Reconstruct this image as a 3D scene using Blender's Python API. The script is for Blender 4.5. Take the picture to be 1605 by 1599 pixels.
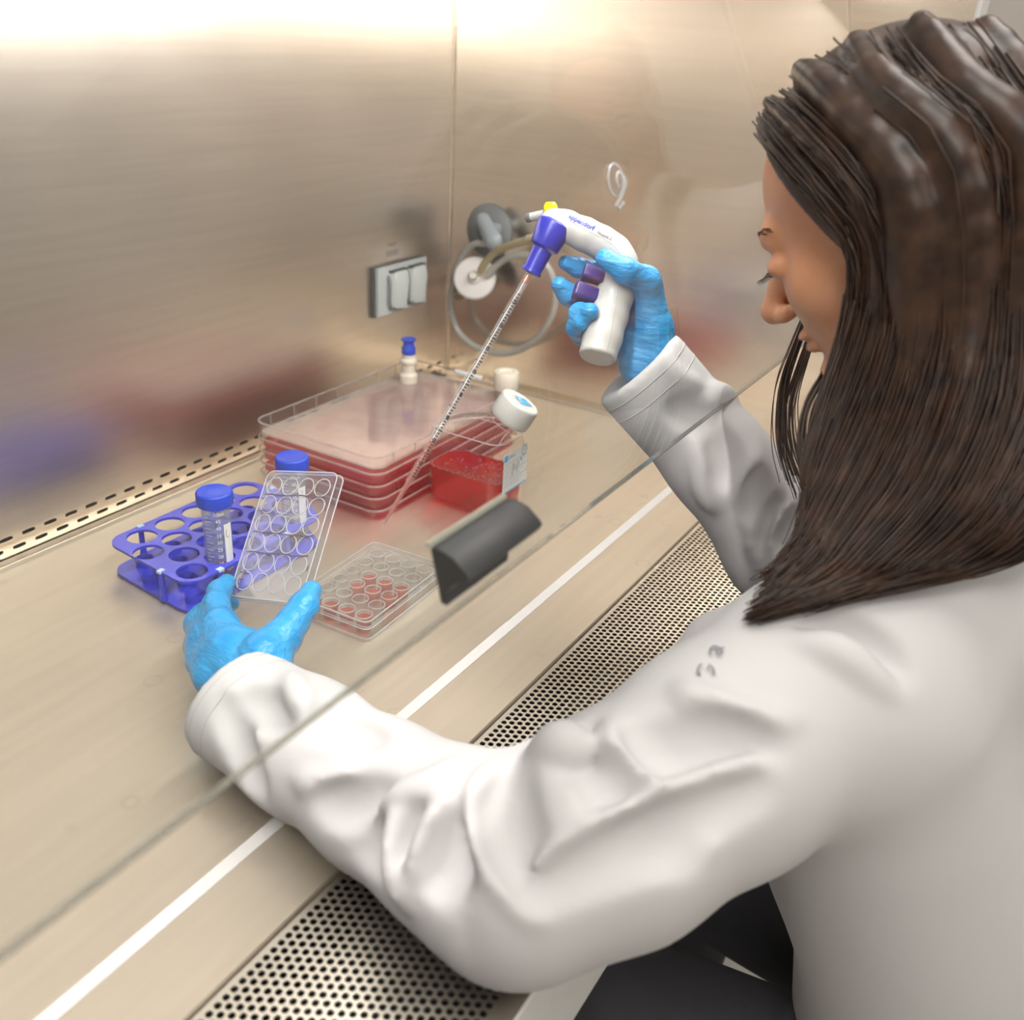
import bpy, bmesh, math, random
import numpy as np
from mathutils import Vector, Matrix

for o in list(bpy.data.objects):
    bpy.data.objects.remove(o, do_unlink=True)
SC = bpy.context.scene
COL = SC.collection
random.seed(7)
RNG = np.random.default_rng(11)

# ------------------------------------------------------------------ camera
CAMR = ((0.523697, -0.850185, 0.054100), (-0.355012, -0.275526, -0.893338), (0.774408, 0.448632, -0.446118))
cam_d = bpy.data.cameras.new('camera')
cam = bpy.data.objects.new('camera', cam_d)
COL.objects.link(cam)
r_, d_, f_ = [Vector(v) for v in CAMR]
cam.matrix_world = Matrix(((r_.x, -d_.x, -f_.x, 0.0), (r_.y, -d_.y, -f_.y, 0.0), (r_.z, -d_.z, -f_.z, 0.53), (0, 0, 0, 1)))
cam_d.sensor_fit = 'HORIZONTAL'
cam_d.sensor_width = 36.0
cam_d.lens = 1520.4 / 1605.0 * 36.0
cam_d.clip_start = 0.02
cam_d.dof.use_dof = True
cam_d.dof.focus_distance = 0.90
cam_d.dof.aperture_fstop = 5.0
SC.camera = cam

# ------------------------------------------------------------------ world, view, lights
w = bpy.data.worlds.new('lab_ambience')
SC.world = w
w.use_nodes = True
w.node_tree.nodes['Background'].inputs[0].default_value = (1.0, 0.93, 0.86, 1)
w.node_tree.nodes['Background'].inputs[1].default_value = 0.25
SC.view_settings.view_transform = 'Standard'
SC.view_settings.look = 'None'
SC.view_settings.exposure = 0.08
SC.view_settings.gamma = 1.0
SC.view_settings.use_curve_mapping = False
SC.cycles.max_bounces = 6
SC.cycles.diffuse_bounces = 3
SC.cycles.glossy_bounces = 4
SC.cycles.transmission_bounces = 4
SC.cycles.transparent_max_bounces = 36
SC.cycles.use_light_tree = False
SC.cycles.use_adaptive_sampling = True
SC.cycles.adaptive_threshold = 0.03
SC.cycles.caustics_reflective = False
SC.cycles.caustics_refractive = False

def area_light(name, loc, rot, sx, sy, power, col):
    ld = bpy.data.lights.new(name, 'AREA')
    ld.shape = 'RECTANGLE'
    ld.size, ld.size_y = sx, sy
    ld.energy = power
    ld.color = col
    o = bpy.data.objects.new(name, ld)
    o.location = loc
    o.rotation_euler = rot
    COL.objects.link(o)
    return o

WARM = (1.0, 0.955, 0.91)
area_light('ceiling_panel_light', (-0.30, -0.22, 1.76), (0, 0, 0), 1.2, 0.6, 11, WARM)  # unseen panel, put where its light reaches the grey right sleeve
area_light('ceiling_panel_light', (1.35, -0.08, 1.76), (0, 0, 0), 1.2, 0.6, 11, WARM)  # unseen panel, set towards the cabinet front as fill for the right arm
area_light('ceiling_panel_light', (0.2, -2.1, 1.76), (0, 0, 0), 1.2, 0.6, 11, WARM)
area_light('ceiling_panel_light', (-1.4, -0.9, 1.76), (0, 0, 0), 1.2, 0.6, 11, WARM)

# ------------------------------------------------------------------ helpers
def tag(o, label=None, cat=None, group=None, kind=None):
    if label: o['label'] = label
    if cat: o['category'] = cat
    if group: o['group'] = group
    if kind: o['kind'] = kind
    return o

def empty(name, loc=(0, 0, 0), rot=None):
    o = bpy.data.objects.new(name, None)
    o.empty_display_size = 0.01
    COL.objects.link(o)
    o.location = loc
    if rot is not None:
        o.rotation_euler = rot
    return o

def link(name, me, mat, parent=None, smooth=True, world=False):
    o = bpy.data.objects.new(name, me)
    COL.objects.link(o)
    if mat is not None:
        for m in (mat if isinstance(mat, (list, tuple)) else (mat,)):
            me.materials.append(m)
    if smooth:
        me.polygons.foreach_set('use_smooth', [True] * len(me.polygons))
    if parent is not None:
        o.parent = parent
        if world:      # vertices are in world space
            bpy.context.view_layer.update()
            o.matrix_parent_inverse = parent.matrix_world.inverted()
    return o

def copy_tree(o, parent=None):
    c = o.copy()
    COL.objects.link(c)
    c.parent = parent
    for ch in [x for x in bpy.data.objects if x.parent == o and x != c]:
        copy_tree(ch, c)
    return c

def frame(d, up=(0, 0, 1)):
    d = Vector(d).normalized()
    u = Vector(up)
    if abs(d.dot(u.normalized())) > 0.98:
        u = Vector((1, 0, 0))
    s = u.cross(d).normalized()
    return s, d.cross(s).normalized(), d

class MB:
    """collects geometry of one mesh"""
    def __init__(self):
        self.v, self.f, self.m = [], [], []
    def add(self, vs, fs, mi=0, mat=None):
        n = len(self.v)
        for p in vs:
            p = Vector(p)
            self.v.append(tuple(mat @ p) if mat is not None else tuple(p))
        for f in fs:
            self.f.append(tuple(i + n for i in f))
            self.m.append(mi)
        return self
    def box(self, a, b, mi=0, mat=None):
        x0, y0, z0 = a; x1, y1, z1 = b
        v = [(x0,y0,z0),(x1,y0,z0),(x1,y1,z0),(x0,y1,z0),(x0,y0,z1),(x1,y0,z1),(x1,y1,z1),(x0,y1,z1)]
        return self.add(v, [(0,3,2,1),(4,5,6,7),(0,1,5,4),(1,2,6,5),(2,3,7,6),(3,0,4,7)], mi, mat)
    def loft(self, rings, cap0=True, cap1=True, mi=0, mat=None, closed=False):
        k = len(rings[0]); n = len(rings)
        vs = [p for r in rings for p in r]
        fs = []
        for i in range(n if closed else n - 1):
            a, b = i * k, ((i + 1) % n) * k
            for j in range(k):
                j2 = (j + 1) % k
                fs.append((a + j, a + j2, b + j2, b + j))
        if not closed:
            if cap0: fs.append(tuple(range(k - 1, -1, -1)))
            if cap1: fs.append(tuple((n - 1) * k + j for j in range(k)))
        return self.add(vs, fs, mi, mat)
    def lathe(self, prof, seg=32, base=(0, 0, 0), axis=(0, 0, 1), mi=0, cap0=True, cap1=True, mat=None, flat=None):
        s, t, d = frame(axis)
        b = Vector(base)
        rings = []
        for r, z in prof:
            rings.append([b + d * z + (s * math.cos(2 * math.pi * j / seg) + t * math.sin(2 * math.pi * j / seg)) * max(r, 1e-5) for j in range(seg)])
        return self.loft(rings, cap0, cap1, mi, mat)
    def tube(self, pts, r, seg=8, mi=0, mat=None, closed=False, caps=True):
        pts = [Vector(p) for p in pts]
        n = len(pts)
        rs = r if isinstance(r, (list, tuple)) else [r] * n
        rings = []
        prev = None
        for i, p in enumerate(pts):
            if closed:
                d = (pts[(i + 1) % n] - pts[i - 1]).normalized()
            else:
                d = (pts[min(i + 1, n - 1)] - pts[max(i - 1, 0)]).normalized()
            if prev is None:
                s, t, _ = frame(d)
            else:
                s = (prev - d * prev.dot(d)).normalized()
                t = d.cross(s)
            prev = s
            rings.append([p + (s * math.cos(2 * math.pi * j / seg) + t * math.sin(2 * math.pi * j / seg)) * rs[i] for j in range(seg)])
        return self.loft(rings, caps, caps, mi, mat, closed)
    def prism(self, poly, z0, z1, mi=0, mat=None, bev=0.0):
        c = [sum(p[0] for p in poly) / len(poly), sum(p[1] for p in poly) / len(poly)]
        def ring(z, k):
            if k == 0: return [(p[0], p[1], z) for p in poly]
            out = []
            n = len(poly)
            for i in range(n):
                a, b_, e = Vector(poly[i - 1]), Vector(poly[i]), Vector(poly[(i + 1) % n])
                t = (e - a).normalized()
                out.append((b_.x - t.y * k, b_.y + t.x * k, z))
            return out
        if bev > 0:
            rings = [ring(z0, bev), ring(z0 + bev * .3, bev * .3), ring(z0 + bev, 0), ring(z1 - bev, 0), ring(z1 - bev * .3, bev * .3), ring(z1, bev)]
        else:
            rings = [ring(z0, 0), ring(z1, 0)]
        return self.loft(rings, True, True, mi, mat)
    def mesh(self, name):
        me = bpy.data.meshes.new(name)
        me.from_pydata(self.v, [], self.f)
        if any(self.m):
            me.polygons.foreach_set('material_index', self.m)
        me.update()
        return me
    def build(self, name, mat, parent=None, smooth=True, sharp=40, world=False):
        me = self.mesh(name)
        o = link(name, me, mat, parent, smooth, world)
        if smooth and sharp:
            me.set_sharp_from_angle(angle=math.radians(sharp))
        return o

def rrect(sx, sy, r, seg=5, cx=0.0, cy=0.0):
    """counter-clockwise rounded rectangle"""
    out = []
    for (qx, qy, a0) in ((1, 1, 0), (-1, 1, 90), (-1, -1, 180), (1, -1, 270)):
        for i in range(seg + 1):
            a = math.radians(a0 + 90 * i / seg)
            out.append((cx + qx * (sx / 2 - r) + r * math.cos(a), cy + qy * (sy / 2 - r) + r * math.sin(a)))
    return out

def spline(pts, n=10):
    """Catmull-Rom through the points (any dimension)"""
    P = [np.array(p, float) for p in pts]
    P = [2 * P[0] - P[1]] + P + [2 * P[-1] - P[-2]]
    out = []
    for i in range(1, len(P) - 2):
        p0, p1, p2, p3 = P[i - 1:i + 3]
        for k in range(n):
            t = k / n
            out.append(.5 * (2 * p1 + (p2 - p0) * t + (2 * p0 - 5 * p1 + 4 * p2 - p3) * t * t + (3 * p1 - p0 - 3 * p2 + p3) * t ** 3))
    out.append(P[-2])
    return out

def plate_with_holes(mb, x0, x1, y0, y1, holes, z0, z1, seg=12, mi=0):
    raise NotImplementedError

def text_mesh(s, size, font_extrude=0.0, bold=0.0):
    cu = bpy.data.curves.new('lettering', 'FONT')
    cu.body = s
    cu.size = size
    cu.extrude = font_extrude
    cu.offset = size * bold
    cu.align_x = 'CENTER'
    cu.align_y = 'CENTER'
    cu.resolution_u = 3
    o = bpy.data.objects.new('lettering', cu)
    COL.objects.link(o)
    bpy.context.view_layer.update()
    me = bpy.data.meshes.new_from_object(o)
    bpy.data.objects.remove(o, do_unlink=True)
    bpy.data.curves.remove(cu)
    return me

def text_into(mb, s, size, fn, mi=0, bold=0.0):
    """lettering whose flat x, y go through fn(x, y) -> point"""
    me = text_mesh(s, size, 0.0, bold)
    mb.add([fn(v.co.x, v.co.y) for v in me.vertices], [tuple(p.vertices) for p in me.polygons], mi)
    bpy.data.meshes.remove(me)

def stroke_into(mb, pts, wd, fn, mi=0):
    """pen stroke: flat ribbon of width wd whose x, y go through fn"""
    P = [Vector((p[0], p[1], 0)) for p in pts]
    L, R_ = [], []
    for i, p in enumerate(P):
        d = (P[min(i + 1, len(P) - 1)] - P[max(i - 1, 0)]).normalized()
        nrm = Vector((-d.y, d.x, 0)) * wd / 2
        L.append(fn((p + nrm).x, (p + nrm).y)); R_.append(fn((p - nrm).x, (p - nrm).y))
    n = len(P)
    mb.add(L + R_, [(i, n + i, n + i + 1, i + 1) for i in range(n - 1)], mi)

# ------------------------------------------------------------------ signed distance modelling
class Field:
    def __init__(self, lo, hi, h):
        self.lo = np.array(lo, float); self.h = h
        self.n = np.ceil((np.array(hi, float) - self.lo) / h).astype(int) + 1
        self.F = np.full(self.n, 0.05, np.float32)
    def sub(self, lo, hi, mar):
        a = np.clip(np.floor((np.array(lo) - mar - self.lo) / self.h).astype(int), 0, self.n - 1)
        b = np.clip(np.ceil((np.array(hi) + mar - self.lo) / self.h).astype(int) + 1, 1, self.n)
        ax = [np.arange(a[i], b[i], dtype=np.float32) * self.h + np.float32(self.lo[i]) for i in range(3)]
        return (slice(a[0], b[0]), slice(a[1], b[1]), slice(a[2], b[2])), ax[0][:, None, None], ax[1][None, :, None], ax[2][None, None, :]
    def put(self, sl, d, k, cut=False):
        F = self.F[sl]
        if cut:
            d = -d
            if k > 0:
                hh = np.clip(.5 - .5 * (F - d) / k, 0, 1)
                self.F[sl] = F * (1 - hh) + d * hh + k * hh * (1 - hh)
            else:
                self.F[sl] = np.maximum(F, d)
            return
        if k > 0:
            hh = np.clip(.5 + .5 * (F - d) / k, 0, 1)
            self.F[sl] = F * (1 - hh) + d * hh - k * hh * (1 - hh)
        else:
            self.F[sl] = np.minimum(F, d)
    def cone(self, a, b, ra, rb, k=0.004, cut=False, flat=None):
        """tapered capsule; flat=(direction, factor) squeezes it across that direction"""
        a = np.array(a, np.float32); b = np.array(b, np.float32)
        r = max(ra, rb)
        sl, X, Y, Z = self.sub(np.minimum(a, b) - r, np.maximum(a, b) + r, 0.012 + k)
        ba = b - a; L = float(ba @ ba) + 1e-12
        px, py, pz = X - a[0], Y - a[1], Z - a[2]
        h = np.clip((px * ba[0] + py * ba[1] + pz * ba[2]) / L, 0, 1)
        dx, dy, dz = px - h * ba[0], py - h * ba[1], pz - h * ba[2]
        if flat is not None:
            n = np.array(flat[0], np.float32); n /= np.linalg.norm(n)
            q = (dx * n[0] + dy * n[1] + dz * n[2]) * (1 / flat[1] - 1)
            dx, dy, dz = dx + q * n[0], dy + q * n[1], dz + q * n[2]
        d = np.sqrt(dx * dx + dy * dy + dz * dz) - (ra + (rb - ra) * h)
        if flat is not None: d = d * min(1.0, flat[1] * 1.3)
        self.put(sl, d.astype(np.float32), k, cut)
    def chain(self, pts, rs, k=0.004, cut=False, flat=None):
        for i in range(len(pts) - 1):
            self.cone(pts[i], pts[i + 1], rs[i], rs[i + 1], k, cut, flat)
    def ell(self, c, rad, R=None, k=0.004, cut=False):
        R = np.eye(3) if R is None else np.array(R, float)      # columns = axes
        r = max(rad)
        c = np.array(c, float)
        sl, X, Y, Z = self.sub(c - r, c + r, 0.012 + k)
        px, py, pz = X - c[0], Y - c[1], Z - c[2]
        q = [(px * R[0, i] + py * R[1, i] + pz * R[2, i]) for i in range(3)]
        k0 = np.sqrt(sum((q[i] / rad[i]) ** 2 for i in range(3)))
        k1 = np.sqrt(sum((q[i] / rad[i] ** 2) ** 2 for i in range(3))) + 1e-9
        self.put(sl, (k0 * (k0 - 1) / k1).astype(np.float32), k, cut)
    def plane(self, p, n, k=0.0):
        """cut away the side the normal points to"""
        n = np.array(n, float); n /= np.linalg.norm(n)
        sl, X, Y, Z = self.sub(self.lo, self.lo + self.n * self.h, 0)
        d = ((X - p[0]) * n[0] + (Y - p[1]) * n[1] + (Z - p[2]) * n[2]).astype(np.float32)
        self.put(sl, -d, k, True)
    def slab(self, p, n, R, k=0.0):
        """cut away the half ball beyond the plane"""
        n = np.array(n, float); n /= np.linalg.norm(n)
        p = np.array(p, float)
        sl, X, Y, Z = self.sub(p - R, p + R, 0.004)
        px, py, pz = X - p[0], Y - p[1], Z - p[2]
        d = np.maximum(-(px * n[0] + py * n[1] + pz * n[2]), np.sqrt(px * px + py * py + pz * pz) - R)
        self.put(sl, d.astype(np.float32), k, True)
    def mesh(self, name, smooth=2, disp=None):
        F = self.F
        S = F < 0
        n = np.array(F.shape)
        c = S[:-1, :-1, :-1]
        allin = c.copy(); anyin = c.copy()
        for dx in (0, 1):
            for dy in (0, 1):
                for dz in (0, 1):
                    q = S[dx:n[0] - 1 + dx, dy:n[1] - 1 + dy, dz:n[2] - 1 + dz]
                    allin &= q; anyin |= q
        act = anyin & ~allin
        idx = np.argwhere(act)
        ids = np.full(act.shape, -1, np.int64)
        ids[tuple(idx.T)] = np.arange(len(idx))
        acc = np.zeros((len(idx), 3)); cnt = np.zeros(len(idx))
        cor = [(x, y, z) for x in (0, 1) for y in (0, 1) for z in (0, 1)]
        val = {k: F[idx[:, 0] + k[0], idx[:, 1] + k[1], idx[:, 2] + k[2]] for k in cor}
        for a in cor:
            for ax in range(3):
                if a[ax]: continue
                b = list(a); b[ax] = 1; b = tuple(b)
                va, vb = val[a], val[b]
                m = (va < 0) != (vb < 0)
                t = np.where(m, va / np.where(m, va - vb, 1), 0)
                p = np.tile(np.array(a, float), (len(idx), 1)); p[:, ax] += t
                acc += p * m[:, None]; cnt += m
        V = self.lo + (idx + acc / np.maximum(cnt, 1)[:, None]) * self.h
        quads = []
        for ax in range(3):
            o1, o2 = [(1, 2), (2, 0), (0, 1)][ax]
            sl0 = [slice(None)] * 3; sl1 = [slice(None)] * 3
            sl0[ax] = slice(0, -1); sl1[ax] = slice(1, None)
            ch = S[tuple(sl0)] != S[tuple(sl1)]
            e = np.argwhere(ch)
            ok = (e[:, o1] > 0) & (e[:, o2] > 0) & (e[:, o1] < n[o1] - 1) & (e[:, o2] < n[o2] - 1)
            e = e[ok]
            ins = S[tuple(e.T)]
            def cid(d1, d2):
                q = e.copy(); q[:, o1] -= d1; q[:, o2] -= d2
                return ids[tuple(q.T)]
            q = np.stack([cid(0, 0), cid(1, 0), cid(1, 1), cid(0, 1)], 1)
            q[~ins] = q[~ins][:, ::-1]
            quads.append(q)
        Q = np.concatenate(quads)
        Q = Q[(Q >= 0).all(1)]
        # Laplacian smoothing (two-sided, keeps volume)
        E = np.concatenate([Q[:, [0, 1]], Q[:, [1, 2]], Q[:, [2, 3]], Q[:, [3, 0]]])
        deg = np.bincount(E[:, 0], minlength=len(V)) + np.bincount(E[:, 1], minlength=len(V))
        deg = np.maximum(deg, 1)[:, None]
        def lap(W):
            s = np.zeros_like(W)
            for i in range(3):
                s[:, i] = np.bincount(E[:, 0], W[E[:, 1], i], len(W)) + np.bincount(E[:, 1], W[E[:, 0], i], len(W))
            return s / deg - W
        for _ in range(smooth):
            V = V + .5 * lap(V)
            V = V - .35 * lap(V)
        if disp is not None:
            Nn = np.cross(V[Q[:, 2]] - V[Q[:, 0]], V[Q[:, 3]] - V[Q[:, 1]])
            vn = np.zeros_like(V)
            for j in range(4):
                for i in range(3):
                    vn[:, i] += np.bincount(Q[:, j], Nn[:, i], len(V))
            vn /= np.linalg.norm(vn, axis=1, keepdims=True) + 1e-12
            V = V + vn * disp(V)[:, None]
        me = bpy.data.meshes.new(name)
        me.vertices.add(len(V)); me.vertices.foreach_set('co', V.astype(np.float32).ravel())
        me.loops.add(len(Q) * 4); me.loops.foreach_set('vertex_index', Q.astype(np.int32).ravel())
        me.polygons.add(len(Q))
        me.polygons.foreach_set('loop_start', np.arange(0, len(Q) * 4, 4, dtype=np.int32))
        me.update(calc_edges=True)
        me.validate()
        return me

# ------------------------------------------------------------------ materials
def nodes(name):
    m = bpy.data.materials.new(name)
    m.use_nodes = True
    nt = m.node_tree
    b = nt.nodes['Principled BSDF']
    return m, nt, b

def noise_of(nt, scale, detail=4, coord='Object', stretch=None, rough=.5):
    tc = nt.nodes.new('ShaderNodeTexCoord')
    n = nt.nodes.new('ShaderNodeTexNoise')
    n.inputs['Scale'].default_value = scale
    n.inputs['Detail'].default_value = detail
    n.inputs['Roughness'].default_value = rough
    out = tc.outputs[coord]
    if stretch:
        mp = nt.nodes.new('ShaderNodeMapping')
        mp.inputs['Scale'].default_value = stretch
        nt.links.new(out, mp.inputs['Vector'])
        out = mp.outputs[0]
    nt.links.new(out, n.inputs['Vector'])
    return n.outputs['Fac']

def ramp(nt, fac, stops):
    r = nt.nodes.new('ShaderNodeValToRGB')
    e = r.color_ramp.elements
    while len(e) < len(stops): e.new(.5)
    for i, (p, c) in enumerate(stops):
        e[i].position = p
        e[i].color = (*c, 1) if len(c) == 3 else c
    nt.links.new(fac, r.inputs[0])
    return r.outputs[0]

def bump(nt, b, fac, strength, dist, socket='Normal'):
    n = nt.nodes.new('ShaderNodeBump')
    n.inputs['Strength'].default_value = strength
    n.inputs['Distance'].default_value = dist
    nt.links.new(fac, n.inputs['Height'])
    nt.links.new(n.outputs[0], b.inputs[socket])
    return n

def plain(name, col, rough=.5, metal=0.0, var=.06, nscale=40, sss=0.0, spec=.5, bmp=0.0, bscale=300, sheen=0.0):
    m, nt, b = nodes(name)
    f = noise_of(nt, nscale)
    lo = tuple(max(0, c * (1 - var)) for c in col); hi = tuple(min(1, c * (1 + var)) for c in col)
    nt.links.new(ramp(nt, f, [(.3, lo), (.7, hi)]), b.inputs['Base Color'])
    b.inputs['Roughness'].default_value = rough
    b.inputs['Metallic'].default_value = metal
    b.inputs['Specular IOR Level'].default_value = spec
    if sss:
        b.inputs['Subsurface Weight'].default_value = sss
        b.inputs['Subsurface Radius'].default_value = (.012, .005, .003)
        b.inputs['Subsurface Scale'].default_value = .5
    if sheen: b.inputs['Sheen Weight'].default_value = sheen
    if bmp:
        bump(nt, b, noise_of(nt, bscale, 3), bmp, .0005)
    return m

def steel(name, col, rough, stretch, aniso=0.0, streak=.05, stains=False, metal=1.0):
    m, nt, b = nodes(name)
    b.inputs['Metallic'].default_value = metal
    f = noise_of(nt, 9, 5, 'Object', stretch)
    base = ramp(nt, f, [(.25, tuple(c * (1 - streak) for c in col)), (.75, tuple(min(1, c * (1 + streak)) for c in col))])
    g = noise_of(nt, 4.0, 5)
    mr = nt.nodes.new('ShaderNodeMapRange')
    mr.inputs['To Min'].default_value = rough * .8
    mr.inputs['To Max'].default_value = rough * 1.25
    nt.links.new(g, mr.inputs['Value'])
    nt.links.new(mr.outputs[0], b.inputs['Roughness'])
    if stains:
        tc = nt.nodes.new('ShaderNodeTexCoord')
        vo = nt.nodes.new('ShaderNodeTexVoronoi')
        vo.inputs['Scale'].default_value = 26
        vo.inputs['Randomness'].default_value = 1
        nt.links.new(tc.outputs['Object'], vo.inputs['Vector'])
        ring = ramp(nt, vo.outputs['Distance'], [(.14, (0, 0, 0)), (.19, (1, 1, 1)), (.21, (1, 1, 1)), (.25, (0, 0, 0))])
        pick = ramp(nt, noise_of(nt, 9, 2), [(.5, (0, 0, 0)), (.6, (1, 1, 1))])
        mu = nt.nodes.new('ShaderNodeMix'); mu.data_type = 'RGBA'; mu.blend_type = 'MULTIPLY'; mu.inputs[0].default_value = 1
        nt.links.new(ring, mu.inputs[6]); nt.links.new(pick, mu.inputs[7])
        sc = nt.nodes.new('ShaderNodeMath'); sc.operation = 'MULTIPLY'; sc.inputs[1].default_value = .16
        nt.links.new(mu.outputs[2], sc.inputs[0])
        mx = nt.nodes.new('ShaderNodeMix'); mx.data_type = 'RGBA'
        nt.links.new(sc.outputs[0], mx.inputs[0]); nt.links.new(base, mx.inputs[6])
        mx.inputs[7].default_value = (col[0] * .55, col[1] * .5, col[2] * .45, 1)
        base = mx.outputs[2]
    nt.links.new(base, b.inputs['Base Color'])
    if aniso:
        b.inputs['Anisotropic'].default_value = aniso
        tg = nt.nodes.new('ShaderNodeTangent'); tg.direction_type = 'UV_MAP'
        nt.links.new(tg.outputs[0], b.inputs['Tangent'])
    bump(nt, b, noise_of(nt, 60, 3, 'Object', stretch), .04, .0006)
    return m

def schlick(nt, ior, k=1.0):
    lw = nt.nodes.new('ShaderNodeLayerWeight'); lw.inputs['Blend'].default_value = .5
    p = nt.nodes.new('ShaderNodeMath'); p.operation = 'POWER'; p.inputs[1].default_value = 5
    nt.links.new(lw.outputs['Facing'], p.inputs[0])
    f0 = ((ior - 1) / (ior + 1)) ** 2
    a = nt.nodes.new('ShaderNodeMath'); a.operation = 'MULTIPLY_ADD'
    nt.links.new(p.outputs[0], a.inputs[0]); a.inputs[1].default_value = (1 - f0) * k; a.inputs[2].default_value = f0 * k
    return a.outputs[0]

def clear(name, tint=(1, 1, 1), ior=1.46, rough=.03, haze=.05, haze_col=(1, 1, 1), refl=1.0):
    """thin clear plastic or glass: straight transmission, Fresnel reflection, a little haze"""
    m, nt, b = nodes(name)
    nt.nodes.remove(b)
    out = nt.nodes['Material Output']
    tr = nt.nodes.new('ShaderNodeBsdfTransparent'); tr.inputs[0].default_value = (*tint, 1)
    gl = nt.nodes.new('ShaderNodeBsdfGlossy'); gl.inputs['Roughness'].default_value = rough
    df = nt.nodes.new('ShaderNodeBsdfDiffuse'); df.inputs[0].default_value = (*haze_col, 1)
    tl = nt.nodes.new('ShaderNodeBsdfTranslucent'); tl.inputs[0].default_value = (*haze_col, 1)
    hz = nt.nodes.new('ShaderNodeMixShader'); hz.inputs[0].default_value = .5
    nt.links.new(df.outputs[0], hz.inputs[1]); nt.links.new(tl.outputs[0], hz.inputs[2])
    m1 = nt.nodes.new('ShaderNodeMixShader')
    hv = nt.nodes.new('ShaderNodeMath'); hv.operation = 'MULTIPLY_ADD'
    nf = noise_of(nt, 30, 3)
    nt.links.new(nf, hv.inputs[0]); hv.inputs[1].default_value = haze * .6; hv.inputs[2].default_value = haze * .7
    nt.links.new(hv.outputs[0], m1.inputs[0]); nt.links.new(tr.outputs[0], m1.inputs[1]); nt.links.new(hz.outputs[0], m1.inputs[2])
    m2 = nt.nodes.new('ShaderNodeMixShader')
    nt.links.new(schlick(nt, ior, refl), m2.inputs[0]); nt.links.new(m1.outputs[0], m2.inputs[1]); nt.links.new(gl.outputs[0], m2.inputs[2])
    nt.links.new(m2.outputs[0], out.inputs['Surface'])
    return m

def emit(name, col, s):
    m, nt, b = nodes(name)
    b.inputs['Base Color'].default_value = (*col, 1)
    b.inputs['Emission Color'].default_value = (*col, 1)
    b.inputs['Emission Strength'].default_value = s
    m.cycles.emission_sampling = 'NONE'
    return m

def fabric(name, col, rough=.85):
    m, nt, b = nodes(name)
    f = noise_of(nt, 7, 3)
    nt.links.new(ramp(nt, f, [(.3, tuple(c * .97 for c in col)), (.7, col)]), b.inputs['Base Color'])
    b.inputs['Roughness'].default_value = rough
    b.inputs['Specular IOR Level'].default_value = .2
    b.inputs['Sheen Weight'].default_value = .08
    w1 = noise_of(nt, 22, 4, 'Object', (1, 1, 1), .45)
    bn = bump(nt, b, w1, .22, .004)
    w2 = noise_of(nt, 900, 2)
    bb = nt.nodes.new('ShaderNodeBump'); bb.inputs['Strength'].default_value = .12; bb.inputs['Distance'].default_value = .0003
    nt.links.new(w2, bb.inputs['Height']); nt.links.new(bn.outputs[0], bb.inputs['Normal']); nt.links.new(bb.outputs[0], b.inputs['Normal'])
    return m

def glove_mat(name):
    m, nt, b = nodes(name)
    f = noise_of(nt, 60, 4)
    nt.links.new(ramp(nt, f, [(.3, (.012, .26, .60)), (.7, (.035, .35, .71))]), b.inputs['Base Color'])
    b.inputs['Roughness'].default_value = .38
    b.inputs['Specular IOR Level'].default_value = .45
    b.inputs['Subsurface Weight'].default_value = .15
    b.inputs['Subsurface Radius'].default_value = (.002, .006, .012)
    b.inputs['Subsurface Scale'].default_value = .4
    w1 = noise_of(nt, 90, 3, 'Object', (1.0, .30, 1.6), .5)
    b1 = bump(nt, b, w1, .9, .0035)
    w2 = noise_of(nt, 260, 2, 'Object', (.5, 1.4, 1.0), .5)
    b2 = nt.nodes.new('ShaderNodeBump'); b2.inputs['Strength'].default_value = .5; b2.inputs['Distance'].default_value = .001
    nt.links.new(w2, b2.inputs['Height']); nt.links.new(b1.outputs[0], b2.inputs['Normal']); nt.links.new(b2.outputs[0], b.inputs['Normal'])
    return m

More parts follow.
